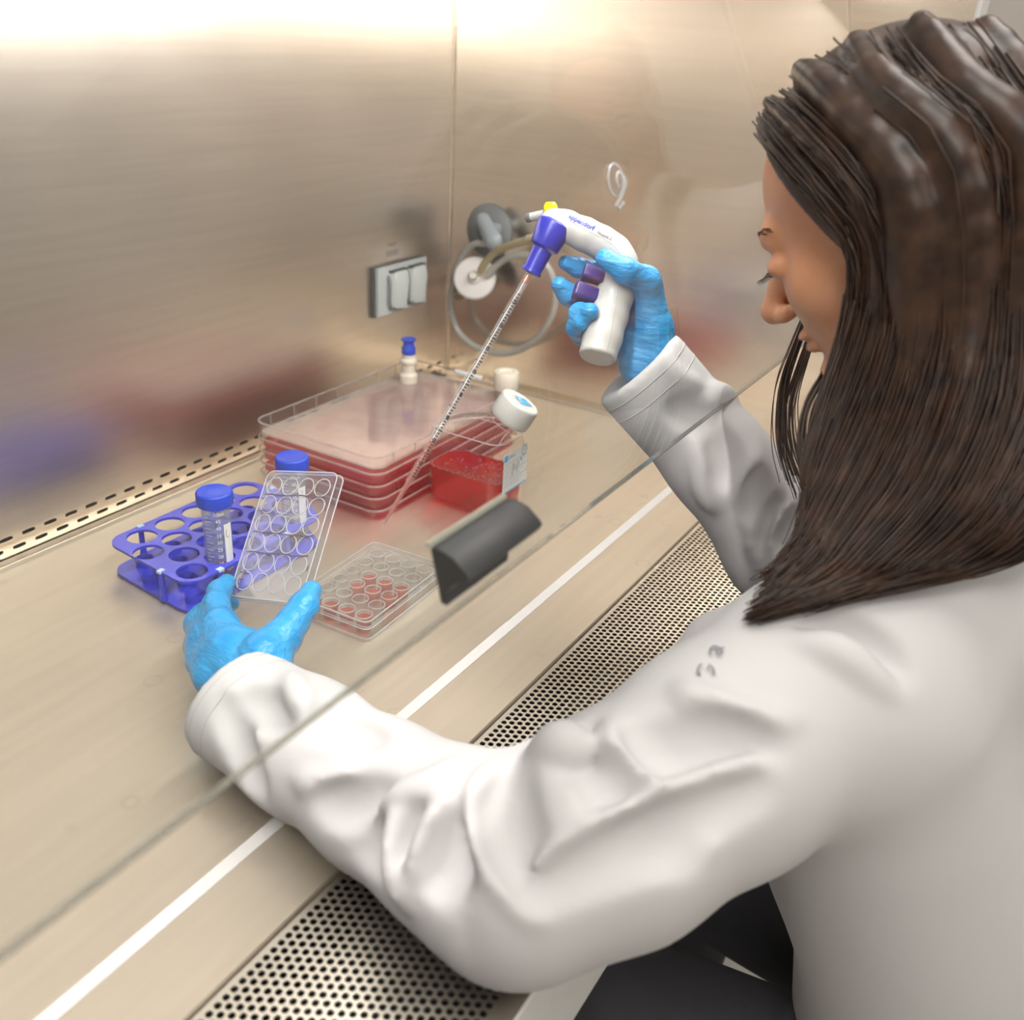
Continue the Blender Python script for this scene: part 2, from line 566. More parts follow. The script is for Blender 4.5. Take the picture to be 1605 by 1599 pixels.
MT = {
    'steel_wall': steel('brushed_steel_wall', (.88, .80, .715), .30, (.6, 1, 14), .55),
    'steel_side': steel('brushed_steel_side', (.84, .76, .67), .22, (1, .6, 14), .4),
    'steel_tray': steel('brushed_steel_tray', (.80, .715, .585), .34, (.5, 8, 1), 0, .05, True, .84),
    'steel_grille': steel('brushed_steel_grille', (.74, .68, .58), .36, (1, 1, 1), 0, .04),
    'plenum': plain('dark_plenum', (.012, .011, .011), .7),
    'slot_dark': plain('dark_duct', (.02, .02, .022), .8),
    'tape': plain('white_tape', (.60, .59, .575), .45, var=.02),
    'paint': plain('cabinet_paint', (.78, .78, .76), .4, var=.02),
    'wall': plain('room_wall_paint', (.64, .60, .55), .8, var=.03, nscale=3),
    'floor': plain('vinyl_floor', (.52, .50, .47), .45, var=.08, nscale=8),
    'ceiling': plain('ceiling_tile', (.85, .84, .82), .9, var=.03),
    'sash': clear('sash_glass', (.975, .985, .98), 1.6, .0, .014, (1, .97, .93)),
    'rubber': plain('black_rubber', (.035, .036, .038), .45, var=.05, bmp=.08, bscale=900),
    'rubber_strip': plain('clear_grey_strip', (.42, .43, .36), .35),
    'rack': plain('blue_rack_plastic', (.045, .055, .62), .35, var=.05, spec=.5),
    'rack_tip': plain('pale_blue_clip', (.55, .72, .95), .4),
    'cap_blue': plain('blue_cap_plastic', (.006, .055, .60), .42, var=.04, bmp=.03, bscale=500),
    'tube': clear('tube_polypropylene', (.93, .95, .985), 1.4, .15, .16, (.92, .95, 1)),
    'clear': clear('clear_polystyrene', (.985, .985, .985), 1.5, .03, .045),
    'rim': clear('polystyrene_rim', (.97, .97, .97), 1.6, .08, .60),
    'stack': clear('stack_polystyrene', (.99, .975, .97), 1.5, .03, .018, (1, .93, .9)),
    'stack_rim': clear('stack_rim', (.97, .95, .94), 1.5, .1, .28, (1, .95, .9)),
    'print_white': plain('white_print', (.9, .92, .95), .5),
    'label': plain('white_label', (.86, .86, .86), .5, var=.02),
    'ink': plain('black_ink', (.03, .03, .035), .5),
    'ink_soft': plain('grey_print', (.22, .22, .25), .6),
    'ink_purple': plain('marker_ink', (.10, .07, .12), .5),
    'print_blue': plain('blue_print', (.03, .05, .42), .5),
    'sticker': plain('sky_blue_sticker', (.06, .42, .80), .5),
    'white_cap': plain('white_cap_plastic', (.70, .685, .65), .42, var=.02, sss=.05),
    'cream_cap': plain('cream_translucent_plastic', (.86, .78, .67), .4, var=.03, sss=.2),
    'white_plastic': plain('white_plastic', (.56, .555, .54), .32, var=.015, sss=.03),
    'seam': plain('panel_seam', (.45, .43, .40), .6),
    'navy': plain('navy_blue_plastic', (.028, .032, .36), .30, var=.03),
    'purple': plain('dark_purple_plastic', (.035, .02, .15), .28, var=.04),
    'yellow': plain('yellow_plastic', (.95, .62, .0), .4),
    'grey_clip': plain('grey_translucent_clip', (.42, .42, .42), .35),
    'dark_grey': plain('dark_grey_plastic', (.14, .145, .15), .5),
    'mid_grey': plain('grey_flange', (.23, .24, .25), .5),
    'blue_grey': plain('blue_grey_knob', (.38, .42, .45), .35),
    'tubing': clear('milky_tubing', (.90, .89, .84), 1.42, .15, .72, (.95, .94, .88)),
    'tubing_yellow': clear('yellowed_tubing', (.93, .85, .62), 1.42, .15, .70, (.92, .80, .52)),
    'filter': plain('white_filter_plastic', (.88, .82, .80), .5, var=.02, sss=.1),
    'outlet': plain('pale_grey_outlet', (.58, .62, .62), .4, var=.03),
    'outlet_lid': plain('pale_grey_outlet_lid', (.64, .67, .66), .38, var=.03),
    'gasket': plain('dark_gasket', (.05, .05, .05), .6),
    'glass': clear('clear_vinyl', (.98, .98, .98), 1.5, .02, .05),
    'skin': None,
    'coat': fabric('white_coat_cotton', (.565, .555, .56)),
    'glove': glove_mat('blue_nitrile'),
}

def liquid(name, tcol, dcol, dens, rough=.05):
    m, nt, b = nodes(name)
    nt.nodes.remove(b)
    out = nt.nodes['Material Output']
    tr = nt.nodes.new('ShaderNodeBsdfTransparent'); tr.inputs[0].default_value = (*tcol, 1)
    df = nt.nodes.new('ShaderNodeBsdfDiffuse')
    tl = nt.nodes.new('ShaderNodeBsdfTranslucent')
    f = noise_of(nt, 25, 3)
    c = ramp(nt, f, [(.3, tuple(x * .85 for x in dcol)), (.7, dcol)])
    nt.links.new(c, df.inputs[0]); nt.links.new(c, tl.inputs[0])
    mx = nt.nodes.new('ShaderNodeMixShader'); mx.inputs[0].default_value = .6
    nt.links.new(df.outputs[0], mx.inputs[1]); nt.links.new(tl.outputs[0], mx.inputs[2])
    m1 = nt.nodes.new('ShaderNodeMixShader'); m1.inputs[0].default_value = dens
    nt.links.new(tr.outputs[0], m1.inputs[1]); nt.links.new(mx.outputs[0], m1.inputs[2])
    gl = nt.nodes.new('ShaderNodeBsdfGlossy'); gl.inputs['Roughness'].default_value = rough
    m2 = nt.nodes.new('ShaderNodeMixShader')
    nt.links.new(schlick(nt, 1.33), m2.inputs[0]); nt.links.new(m1.outputs[0], m2.inputs[1]); nt.links.new(gl.outputs[0], m2.inputs[2])
    nt.links.new(m2.outputs[0], out.inputs['Surface'])
    return m
MT['medium'] = liquid('red_medium', (1.0, .06, .035), (1.0, .012, .006), .40)
MT['medium_pink'] = liquid('pink_medium_film', (1.0, .42, .47), (1.0, .07, .15), .34)
MT['medium_light'] = liquid('light_red_medium', (1.0, .45, .33), (1.0, .24, .12), .60)
MT['foam'] = liquid('medium_foam', (.85, .45, .4), (.85, .45, .42), .6, .2)

def skin_mat():
    m, nt, b = nodes('skin')
    f = noise_of(nt, 35, 5)
    nt.links.new(ramp(nt, f, [(.3, (.70, .33, .18)), (.7, (.80, .41, .24))]), b.inputs['Base Color'])
    b.inputs['Roughness'].default_value = .42
    b.inputs['Subsurface Weight'].default_value = .25
    b.inputs['Subsurface Radius'].default_value = (.02, .008, .004)
    b.inputs['Subsurface Scale'].default_value = .3
    bump(nt, b, noise_of(nt, 700, 3), .12, .0004)
    return m
MT['skin'] = skin_mat()

def hair_mat():
    m, nt, b = nodes('dark_brown_hair')
    f = noise_of(nt, 60, 4)
    nt.links.new(ramp(nt, f, [(.3, (.016, .007, .004)), (.7, (.062, .028, .014))]), b.inputs['Base Color'])
    b.inputs['Roughness'].default_value = .38
    b.inputs['Specular IOR Level'].default_value = .5
    return m
MT['hair'] = hair_mat()

# ================================================================== the room and the cabinet shell
XW, YB, XL = 1.308, 0.904, -0.55
ROOM = (-2.6, 2.7, -3.2, 1.45, -0.9, 1.8)

def set_uv(me, fn):
    uv = me.uv_layers.new(name='UVMap')
    for l in me.loops:
        uv.data[l.index].uv = fn(me.vertices[l.vertex_index].co)

def panel(name, a, b, mat):
    o = MB().box(a, b).build(name, mat, None, False)
    return tag(o, kind='structure')

x0, x1, y0, y1, z0, z1 = ROOM
tag(panel('floor', (x0, y0, z0 - .05), (x1, y1, z0), MT['floor']), 'grey vinyl floor of the lab below the cabinet')
tag(panel('ceiling', (x0, y0, z1), (x1, y1, z1 + .05), MT['ceiling']), 'white tiled ceiling of the lab')
tag(panel('wall_far', (x0, y1, z0), (x1, y1 + .05, z1), MT['wall']), 'beige lab wall behind the cabinet')
tag(panel('wall_near', (x0, y0 - .05, z0), (x1, y0, z1), MT['wall']), 'beige lab wall facing the cabinet')
tag(panel('wall_east', (x1, y0, z0), (x1 + .05, y1, z1), MT['wall']), 'beige lab wall beyond the seated woman')
tag(panel('wall_west', (x0 - .05, y0, z0), (x0, y1, z1), MT['wall']), 'beige lab wall on the camera side')
for i in range(2):
    s = -1 if i else 1
    pass

def cell(mb, x0, x1, y0, y1, cx, cy, a, b, ex, n, fn, depth, mi=0):
    """rectangle with a rounded hole; fn(x, y, d) gives the point, d = depth into the sheet"""
    ang = set()
    for (X, Y) in ((x0, y0), (x1, y0), (x1, y1), (x0, y1)):
        ang.add(math.atan2(Y - cy, X - cx))
    for i in range(n):
        ang.add(-math.pi + 2 * math.pi * (i + .5) / n)
    ang = sorted(ang)
    keep = [ang[0]]
    for t in ang[1:]:
        if t - keep[-1] > 1e-3: keep.append(t)
    ou, inn, low = [], [], []
    for t in keep:
        c, s = math.cos(t), math.sin(t)
        k = min(((x1 - cx) / c if c > 1e-9 else (x0 - cx) / c if c < -1e-9 else 1e9), ((y1 - cy) / s if s > 1e-9 else (y0 - cy) / s if s < -1e-9 else 1e9))
        r = (abs(c / a) ** ex + abs(s / b) ** ex) ** (-1 / ex)
        ou.append(fn(cx + k * c, cy + k * s, 0)); inn.append(fn(cx + r * c, cy + r * s, 0)); low.append(fn(cx + r * c, cy + r * s, depth))
    m = len(keep)
    fs = [(i, (i + 1) % m, m + (i + 1) % m, m + i) for i in range(m)] + [(m + i, m + (i + 1) % m, 2 * m + (i + 1) % m, 2 * m + i) for i in range(m)]
    mb.add(ou + inn + low, fs, mi)

# ---- back wall with its two rows of exhaust slots
mb = MB()
fnb = lambda x, z, d: (x, YB + d, z)
P_ = 0.02615
for row, (zc, off) in enumerate(((0.0168, 0.6587), (0.0042, 0.6587 - P_ / 2))):
    za, zb = (.0105, .0245) if row == 0 else (-.006, .0105)
    n0 = int((off - XL) / P_)
    xs = off - n0 * P_
    k = 0
    while xs + (k + .5) * P_ < XW - .001:
        xc = xs + k * P_
        cell(mb, xc - P_ / 2, xc + P_ / 2, za, zb, xc, zc, .0083, .0021, 4, 14, fnb, .002)
        k += 1
    xe = xs + (k - .5) * P_
    mb.add([(xe, YB, za), (XW, YB, za), (XW, YB, zb), (xe, YB, zb)], [(0, 1, 2, 3)])
mb.add([(XL, YB, .0245), (XW, YB, .0245), (XW, YB, .70), (XL, YB, .70)], [(0, 1, 2, 3)])
wb = mb.build('wall_back', MT['steel_wall'], None, False)
tag(wb, 'brushed stainless steel back wall of the cabinet with two rows of slots', kind='structure')
set_uv(wb.data, lambda c: (c.x, c.z))
duct = MB().box((XL, YB + .012, -.01), (XW, YB + .03, .70)).build('exhaust_duct', MT['slot_dark'], wb, False)
mb = MB().box((XW, .20, -.02), (XW + .004, YB + .02, .70))
mb.tube([(XW - .0015, YB - .0015, -.004), (XW - .0015, YB - .0015, .70)], .0022, 8)
ws = mb.build('wall_right', MT['steel_side'], None, True)
tag(ws, 'brushed stainless steel side wall of the cabinet with the vacuum port', kind='structure')
set_uv(ws.data, lambda c: (c.y, c.z))
wl = MB().box((XL - .004, .20, -.02), (XL, YB + .02, .70)).build('wall_left', MT['steel_side'], None, False)
tag(wl, 'brushed stainless steel left side wall of the cabinet', kind='structure')
set_uv(wl.data, lambda c: (c.y, c.z))
ct = MB().box((XL, .36, .64), (XW, YB + .02, .645)).build('ceiling_cabinet', MT['paint'], None, False)
tag(ct, 'pale diffuser ceiling of the cabinet', kind='structure')

# outer housing: side cheeks, head box over the sash, stand
hs = empty('cabinet_housing', (.38, .2, -.9))
def part(name, a, b, mat, parent, r=0.0):
    o = MB().box(a, b).build(name, mat, parent, False, world=True)
    if r:
        bv = o.modifiers.new('soft', 'BEVEL'); bv.width = r; bv.segments = 3
    return o
part('side_cheek', (XW + .005, .195, -.12), (XW + .06, YB + .06, 1.05), MT['paint'], hs, .006)
part('side_cheek', (XL - .06, .195, -.12), (XL - .005, YB + .06, 1.05), MT['paint'], hs, .006)
part('head_box', (XL - .004, .36, .76), (XW + .004, YB + .06, 1.05), MT['paint'], hs, .006)
part('front_panel', (XL + .001, .352, .668), (XW - .001, .3595, 1.05), MT['paint'], hs, .002)
part('back_panel', (XL - .004, YB + .032, -.12), (XW + .004, YB + .06, .755), MT['paint'], hs)
part('base_pan', (XL - .004, .19, -.125), (XW + .004, YB + .03, -.115), MT['paint'], hs)
part('front_apron', (XL - .004, .176, -.115), (XW + .004, .186, -.006), MT['paint'], hs, .003)
for sx in (XL, XW - .05):
    for sy in (.24, YB - .06):
        part('leg', (sx, sy, -.9), (sx + .05, sy + .05, -.126), MT['paint'], hs, .004)
tag(hs, 'white painted steel housing around the stainless work chamber', 'cabinet')

# lamp inside the chamber: a fluorescent tube under the ceiling, near the front
lamp = empty('fluorescent_lamp', (.38, .40, .60))
MB().box((XL + .25, .372, .618), (XW - .25, .440, .639)).build('lamp_housing', MT['paint'], lamp, False, world=True)
MB().lathe([(.013, 0), (.013, XW - XL - .64)], 16, (XL + .32, .390, .6035), (1, 0, 0)).build('lamp_tube', emit('lit_tube', (1, .95, .88), 2.0), lamp, True, world=True)
tag(lamp, 'long fluorescent tube under the cabinet ceiling', 'lamp')
area_light('chamber_lamp_light', (.50, .385, .585), (math.radians(36), 0, 0), 1.4, .05, 9.5, (1.0, .955, .905))

# ---- work tray
tr = empty('work_tray', (.38, .6, 0))
mb = MB()
TX1, TY1 = XW - .022, YB - .028
prof = [(.3352, -.012), (.3352, -.0004), (.336, .0006), (.3500, .0001), (.3522, 0), (TY1 - .004, 0), (TY1 - .002, .0016), (TY1 + .0005, .0032), (TY1 + .0035, .0032), (TY1 + .006, .0012), (TY1 + .0075, -.003), (YB - .002, -.0045)]
nX = [XL + .01, TX1]
vs, fs = [], []
for x in nX:
    for (y, z) in prof: vs.append((x, y, z))
n = len(prof)
for i in range(n - 1): fs.append((i, n + i, n + i + 1, i + 1))
mb.add(vs, fs)
pr2 = [(TX1, 0), (TX1 + .003, .0014), (TX1 + .0055, .0030), (TX1 + .0085, .0030), (TX1 + .011, .001), (TX1 + .013, -.003), (XW - .0005, -.0045)]
vs = []
for y in (.352, YB - .002):
    for (x, z) in pr2: vs.append((x, y, z))
n = len(pr2)
mb.add(vs, [(i, i + 1, n + i + 1, n + i) for i in range(n - 1)])
mb.add([(TX1, .3352, -.0004), (XW - .0005, .3352, -.0004), (XW - .0005, .352, 0), (TX1, .352, 0)], [(0, 1, 2, 3)])
mb.build('tray_sheet', MT['steel_tray'], tr, True, 50, world=True)
tag(tr, 'stained stainless steel work tray carrying the plates, rack and bottle', 'work tray')

# ---- perforated front grille (every hole is cut)
gr = empty('air_grille', (.75, .26, 0))
mb = MB()
GP, GH = .00672, .00585
fng = lambda x, y, d: (x, y, -.0022 - d)
yr = .3276
row = 0
while yr > .192:
    off = .5134 + (.00336 if row % 2 else 0)
    k0 = int((off - (XL + .012)) / GP)
    xs = off - k0 * GP
    k = 0
    xa = xs - GP / 2
    while xs + (k + .5) * GP < XW - .004:
        xc = xs + k * GP
        cell(mb, xc - GP / 2, xc + GP / 2, yr - GH / 2, yr + GH / 2, xc, yr, .00245, .00245, 2, 8, fng, .0011)
        k += 1
    xe = xs + (k - .5) * GP
    mb.add([fng(*p, 0) for p in ((XL, yr - GH / 2), (xa, yr - GH / 2), (xa, yr + GH / 2), (XL, yr + GH / 2))], [(0, 1, 2, 3)])
    mb.add([fng(*p, 0) for p in ((xe, yr - GH / 2), (XW - .001, yr - GH / 2), (XW - .001, yr + GH / 2), (xe, yr + GH / 2))], [(0, 1, 2, 3)])
    yr -= GH; row += 1
ye = yr + GH / 2
mb.add([fng(*p, 0) for p in ((XL, .176), (XW - .001, .176), (XW - .001, ye), (XL, ye))], [(0, 1, 2, 3)])
mb.add([fng(*p, 0) for p in ((XL, .3276 + GH / 2), (XW - .001, .3276 + GH / 2), (XW - .001, .3336), (XL, .3336))], [(0, 1, 2, 3)])
mb.build('perforated_sheet', MT['steel_grille'], gr, False, world=True)
MB().box((XL, .187, -.075), (XW - .001, .40, -.07)).box((XL, .3338, -.07), (XW - .001, .3349, -.0125)).build('plenum', MT['plenum'], gr, False, world=True)
tag(gr, 'perforated steel air intake grille along the front of the cabinet', 'grille')

# ---- white tape on the tray
mb = MB()
xs = [XL + .02, .516, .5175, .519, .705, .706, TX1 - .002]
ya = [.3952, .3955, .3955, .3955, .3953, .3953, .3945]
yb = [.4065, .4066, .4040, .4064, .4066, .4060, .4058]
vs = []
for x, a, b in zip(xs, ya, yb):
    vs += [(x, a, .0001), (x, b, .0001), (x, b, .0004), (x, a, .0004)]
fs = []
for i in range(len(xs) - 1):
    q = i * 4
    for j in range(4): fs.append((q + j, q + (j + 1) % 4, q + 4 + (j + 1) % 4, q + 4 + j))
mb.add(vs, fs)
tag(mb.build('tape_strip', MT['tape'], None, False), 'long white tape strip stuck across the front of the tray', 'tape')

# ---- sliding glass sash
TS = math.radians(14)
SU = Vector((0, math.sin(TS), math.cos(TS)))          # up the glass
SO = Vector((0, -math.cos(TS), math.sin(TS)))         # towards the user
S0 = Vector((0, .253, .236))
def sp(x, o, s): return tuple(Vector((x, 0, 0)) + S0 + SO * o + SU * s)
def sbox(mb, x0, x1, o0, o1, s0, s1, mi=0):
    return mb.add([sp(x0,o0,s0), sp(x1,o0,s0), sp(x1,o1,s0), sp(x0,o1,s0), sp(x0,o0,s1), sp(x1,o0,s1), sp(x1,o1,s1), sp(x0,o1,s1)],
                  [(0,3,2,1),(4,5,6,7),(0,1,5,4),(1,2,6,5),(2,3,7,6),(3,0,4,7)], mi)
sash = empty('sliding_sash', (.38, .253, .236))
sbox(MB(), XL + .004, XW - .003, -.005, 0, .0012, .44).build('glass_pane', MT['sash'], sash, False, world=True)
sbox(MB(), XL + .004, XW - .003, -.005, 0, .0003, .0011).build('ground_edge', clear('ground_glass_edge', (.62, .62, .58), 1.5, .2, .25, (.5, .5, .45)), sash, False, world=True)
hx0, hx1 = .370, .449
gp = [(.0002, .0440), (.0002, .0110), (.0030, .0098), (.0042, .0130), (.0048, .0175), (.0120, .0232), (.0212, .0262), (.0232, .0288), (.0218, .0318), (.0150, .0398), (.0085, .0436), (.0030, .0450)]
rings = []
for x, k in ((hx0, .94), (hx0 + .0012, 1.0), (hx0 + .058, 1.0), (hx0 + .064, 1.0), (hx0 + .0645, 1.0), (hx1 - .006, 1.0), (hx1 - .0015, .96), (hx1, .84)):
    c = (.008, .030)
    ring = []
    for (o, s) in gp:
        s_ = s
        if x > hx0 + .0642 and s < .0220: s_ = .0220 - (.0220 - s) * .10     # the lower plate stops short
        ring.append(sp(x, max(c[0] + (o - c[0]) * k, .0002), c[1] + (s_ - c[1]) * k))
    rings.append(ring)
hd = MB().loft(rings).build('handle', MT['rubber'], sash, True, 35, world=True)
hd['label'] = 'black grip handle'
sbox(MB(), hx0 - .003, hx1 - .004, .0003, .0022, .0452, .0482).build('handle_strip', MT['rubber_strip'], hd, False, world=True)  # flat grey-green strip along the top of the grip
tag(sash, 'sloping glass sash pane with a black grip handle', 'sash')
for o in (hd,): pass

# ---- socket cover on the back wall
oc = empty('socket_cover', (1.17, YB, .17))
xa, xb, za, zb = 1.108, 1.231, .1308, .2047
def ybox(mb, x0, x1, z0, z1, t0, t1, mi=0): return mb.box((x0, YB - t1, z0), (x1, YB - t0, z1), mi)
rot_xz = Matrix(((1, 0, 0, 0), (0, 0, 1, 0), (0, 1, 0, 0), (0, 0, 0, 1)))
ybox(MB(), xa, xb, za, zb, .0002, .006).build('gasket', MT['gasket'], oc, False, world=True)
pl_ = ybox(MB(), xa + .004, xb, za + .002, zb - .001, .0062, .011).build('cover_plate', MT['outlet'], oc, False, world=True)
for i in range(2):
    xc = xa + .030 + i * .046
    rings = []
    for (t, k, top) in ((.0112, 1.0, 0), (.017, .96, 0), (.021, .80, .004)):
        cx, cz = xc + .017, (za + zb) / 2
        rings.append([(cx + x * k, YB - t - (0.004 if (z > 0 and t > .015) else 0), cz + z * k - top) for (x, z) in rrect(.036, .058, .008, 4)])
    ld = MB().loft(rings).build('hinged_lid', MT['outlet_lid'], oc, True, 40, world=True)
    MB().box((xc - .001, YB - .0185, za + .064), (xc + .036, YB - .0113, za + .0665)).build('hinge', MT['gasket'], ld, False, world=True)
    MB().tube([(xc - .0035, YB - .013, za + .060), (xc - .0045, YB - .016, za + .050), (xc - .0045, YB - .016, za + .020), (xc - .001, YB - .015, za + .0115), (xc + .008, YB - .015, za + .011)], .0024, 8).build('latch', MT['mid_grey'], oc, True, 60, world=True)
tag(oc, 'pale grey double socket cover with two hinged lids on the back wall', 'socket')
mb = MB()
for zl, seq in ((.2325, (.024,)), (.2298, (.012,)), (.2215, (.026,)), (.2188, (.024,)), (.2160, (.028,))):
    for wdt in seq:
        x = 1.158 - wdt / 2
        while x < 1.158 + wdt / 2:
            l = random.uniform(.0015, .004)
            mb.box((x, YB - .0007, zl - .0007), (x + l, YB - .0005, zl + .0007)); x += l + .0008
ls = empty('warning_label', (1.158, YB, .224))
MB().box((1.139, YB - .0004, .2105), (1.177, YB - .0001, .238)).build('backing', MT['steel_wall'], ls, False, world=True)
mb.build('fine_print', MT['ink_soft'], ls, False, world=True)
tag(ls, 'small printed label above the socket cover', 'label')

# ---- vacuum port on the side wall, tubing and filter
pc = Vector((1.3080,0.8284,0.2426))
po = empty('vacuum_port', pc)
MB().lathe([(.041, 0), (.041, .003), (.038, .006), (.030, .0075), (.026, .0105), (.010, .012)], 40, pc - Vector((.0003, 0, 0)), (-1, 0, 0)).build('flange', MT['mid_grey'], po, True, 40, world=True)
MB().lathe([(.012, .010), (.012, .026), (.010, .029)], 24, pc + Vector((0, -.004, .002)), (-1, 0, 0)).build('spigot', MT['dark_grey'], po, True, 40, world=True)
k0, k1 = Vector((1.2680,0.8152,0.2638)), Vector((1.2620,0.7928,0.2395))
F_ = Field(np.minimum(k0, k1) - .03, np.maximum(k0, k1) + .03, .0016)
F_.cone(k0, k1, .0125, .0155, 0, flat=((1, 0, 0), .7))
F_.cone(k0 * .5 + k1 * .5, (k0 + k1) * .5 + Vector((.022, 0, 0)), .008, .009, .004)
link('knob', F_.mesh('knob', 3), MT['blue_grey'], po, True, True)
tag(po, 'dark grey round vacuum port with a blue-grey knob on the side wall', 'port')

def tubing(name, pts, r, mat, label, n=10, seg=12):
    o = MB().tube(spline(pts, n), r, seg).build(name, mat, None, True, 60)
    return tag(o, label, 'tubing')
tubing('vacuum_hose', [(1.2720,0.8091,0.2299), (1.2720,0.8335,0.2253), (1.2750,0.8584,0.2005), (1.2780,0.8738,0.1623), (1.2800,0.8789,0.1219), (1.2800,0.8664,0.0853), (1.2800,0.8368,0.0646), (1.2780,0.7934,0.0602), (1.2750,0.7492,0.0723), (1.2720,0.7101,0.1026), (1.2700,0.6872,0.1403), (1.2680,0.6813,0.1757), (1.2660,0.6915,0.2066), (1.2640,0.7103,0.2236), (1.2620,0.7324,0.2270), (1.2600,0.7587,0.2204), (1.2580,0.7793,0.2059), (1.2560,0.7977,0.1868)], .0052, MT['tubing'], 'milky hose looped in a ring below the vacuum port')
tubing('yellowed_hose', [(1.2520,0.8059,0.1929), (1.2450,0.7940,0.2085), (1.2380,0.7713,0.2292), (1.2280,0.7404,0.2446), (1.2200,0.7126,0.2562), (1.2150,0.6934,0.2651)], .0058, MT['tubing_yellow'], 'yellowed hose running from the filter to behind the blue nozzle')
tubing('yellowed_hose', [(1.2660,0.8350,0.1589), (1.2720,0.8482,0.1444), (1.2790,0.8625,0.1365), (1.2850,0.8742,0.1384), (1.2890,0.8786,0.1514)], .0045, MT['tubing_yellow'], 'short yellowed hose curling behind the white disc filter')
fa, fn_ = Vector((1.2620,0.8224,0.1768)), Vector((-.80, -.35, .38)).normalized()
fl = empty('disc_filter', fa)
MB().lathe([(.004, -.016), (.006, -.010), (.010, -.007), (.0305, -.0055), (.033, -.003), (.033, .003), (.0305, .0055), (.012, .008), (.009, .012), (.006, .014)], 40, fa, fn_).build('filter_body', MT['filter'], fl, True, 30, world=True)
MB().lathe([(.0062, .013), (.0062, .021), (.005, .0235)], 20, fa, fn_).build('nipple', MT['cream_cap'], fl, True, 40, world=True)
tag(fl, 'white round disc filter hanging in the vacuum line', 'filter')
cn = MB().lathe([(.004, -.008), (.0055, -.006), (.0055, .004), (.003, .006), (.003, .02)], 16, (1.2170,0.7006,0.2620), (-.1, -.9, .25)).build('hose_connector', MT['white_cap'], None, True, 40)
tag(cn, 'small white hose connector behind the blue nozzle', 'connector')

# ---- suction cup hook on the glass
sc0 = Vector((0.6358,0.3030,0.4386))
sh = empty('suction_hook', sc0)
MB().lathe([(.0115, 0), (.0112, .0015), (.008, .003), (.0045, .005), (.0035, .008), (.0042, .0095), (.001, .0105)], 28, sc0, SO).build('suction_cup', MT['glass'], sh, True, 40, world=True)
MB().tube([sc0 + SO * .007 + Vector((0, 0, .002)), sc0 + SO * .009 + Vector((0, 0, -.004)), sc0 + SO * .008 + Vector((-.002, 0, -.012)), sc0 + SO * .006 + Vector((-.005, 0, -.017)), sc0 + SO * .006 + Vector((-.001, 0, -.020)), sc0 + SO * .008 + Vector((.003, 0, -.016))], .0014, 8).build('hook', MT['rim'], sh, True, 60, world=True)
MB().tube([sc0 + SO * .0012 + (Vector((1, 0, 0)) * math.cos(k * .3) + SU * math.sin(k * .3)) * .0108 for k in range(21)], .0008, 6, closed=True).build('cup_rim', MT['rim'], sh, True, 80, world=True)
MB().tube([sc0 + SO * .0045 + (Vector((1, 0, 0)) * math.cos(k * .3) + SU * math.sin(k * .3)) * .0050 for k in range(21)], .0009, 6, closed=True).build('cup_rim', MT['rim'], sh, True, 80, world=True)
tag(sh, 'clear suction cup hook stuck on the glass sash', 'hook')

# ---- unseen ceiling light panels, the first two placed to fill the right sleeve
for i, (lx, ly) in enumerate(((-.30, -.22), (1.35, -.08), (.2, -2.1), (-1.4, -.9))):
    lp = empty('ceiling_light', (lx, ly, 1.8))
    MB().box((lx - .63, ly - .33, 1.775), (lx + .63, ly + .33, 1.799)).build('frame', MT['paint'], lp, False, world=True)
    MB().box((lx - .6, ly - .3, 1.766), (lx + .6, ly + .3, 1.774)).build('diffuser', emit('lit_diffuser', (1, .95, .88), 3.0), lp, False, world=True)
    tag(lp, ['ceiling light panel above the photographer', 'ceiling light panel above the seated woman', 'ceiling light panel near the opposite wall', 'ceiling light panel at the far camera side'][i], 'light', 'lab ceiling light panels')

# ================================================================== things on the tray
# ---- blue tube rack
RX, RY, RP, RD = .5672, .7686, .0361, .0313
HOLES = []
for r in range(4):
    for c in range(5):
        HOLES.append((RX + c * RP - (RP / 2 if r % 2 else 0), RY - r * RD))
ZT, ZBASE = .037, .004
rk = empty('tube_rack', (.63, .72, 0))
def rack_outline(off, cutx=0):
    # hexagonal pack outline, counter-clockwise, rounded
    xl0, xl1 = RX, RX - RP / 2
    xr0, xr1 = RX + 4 * RP, RX + 4 * RP - RP / 2
    yt, yb = RY, RY - 3 * RD
    rad = .0205 + off
    cs = [(xr0, yt), (xl0 - .010, yt + .001), (xl1, yb), (xr1 + .006, yb), (xr0 + .004, yt - 2 * RD)]
    out = []
    n = len(cs)
    for i in range(n):
        p0, p1, p2 = Vector(cs[i - 1]), Vector(cs[i]), Vector(cs[(i + 1) % n])
        d0, d1 = (p1 - p0).normalized(), (p2 - p1).normalized()
        a0 = math.atan2(-d0.x, d0.y); a1 = math.atan2(-d1.x, d1.y)
        a0, a1 = math.atan2(d0.x * -1, d0.y), math.atan2(d1.x * -1, d1.y)
        n0, n1 = Vector((d0.y, -d0.x)), Vector((d1.y, -d1.x))
        b0, b1 = math.atan2(n0.y, n0.x), math.atan2(n1.y, n1.x)
        if b1 < b0: b1 += 2 * math.pi
        for k in range(7):
            t = b0 + (b1 - b0) * k / 6
            out.append((p1.x + rad * math.cos(t), p1.y + rad * math.sin(t)))
    return out
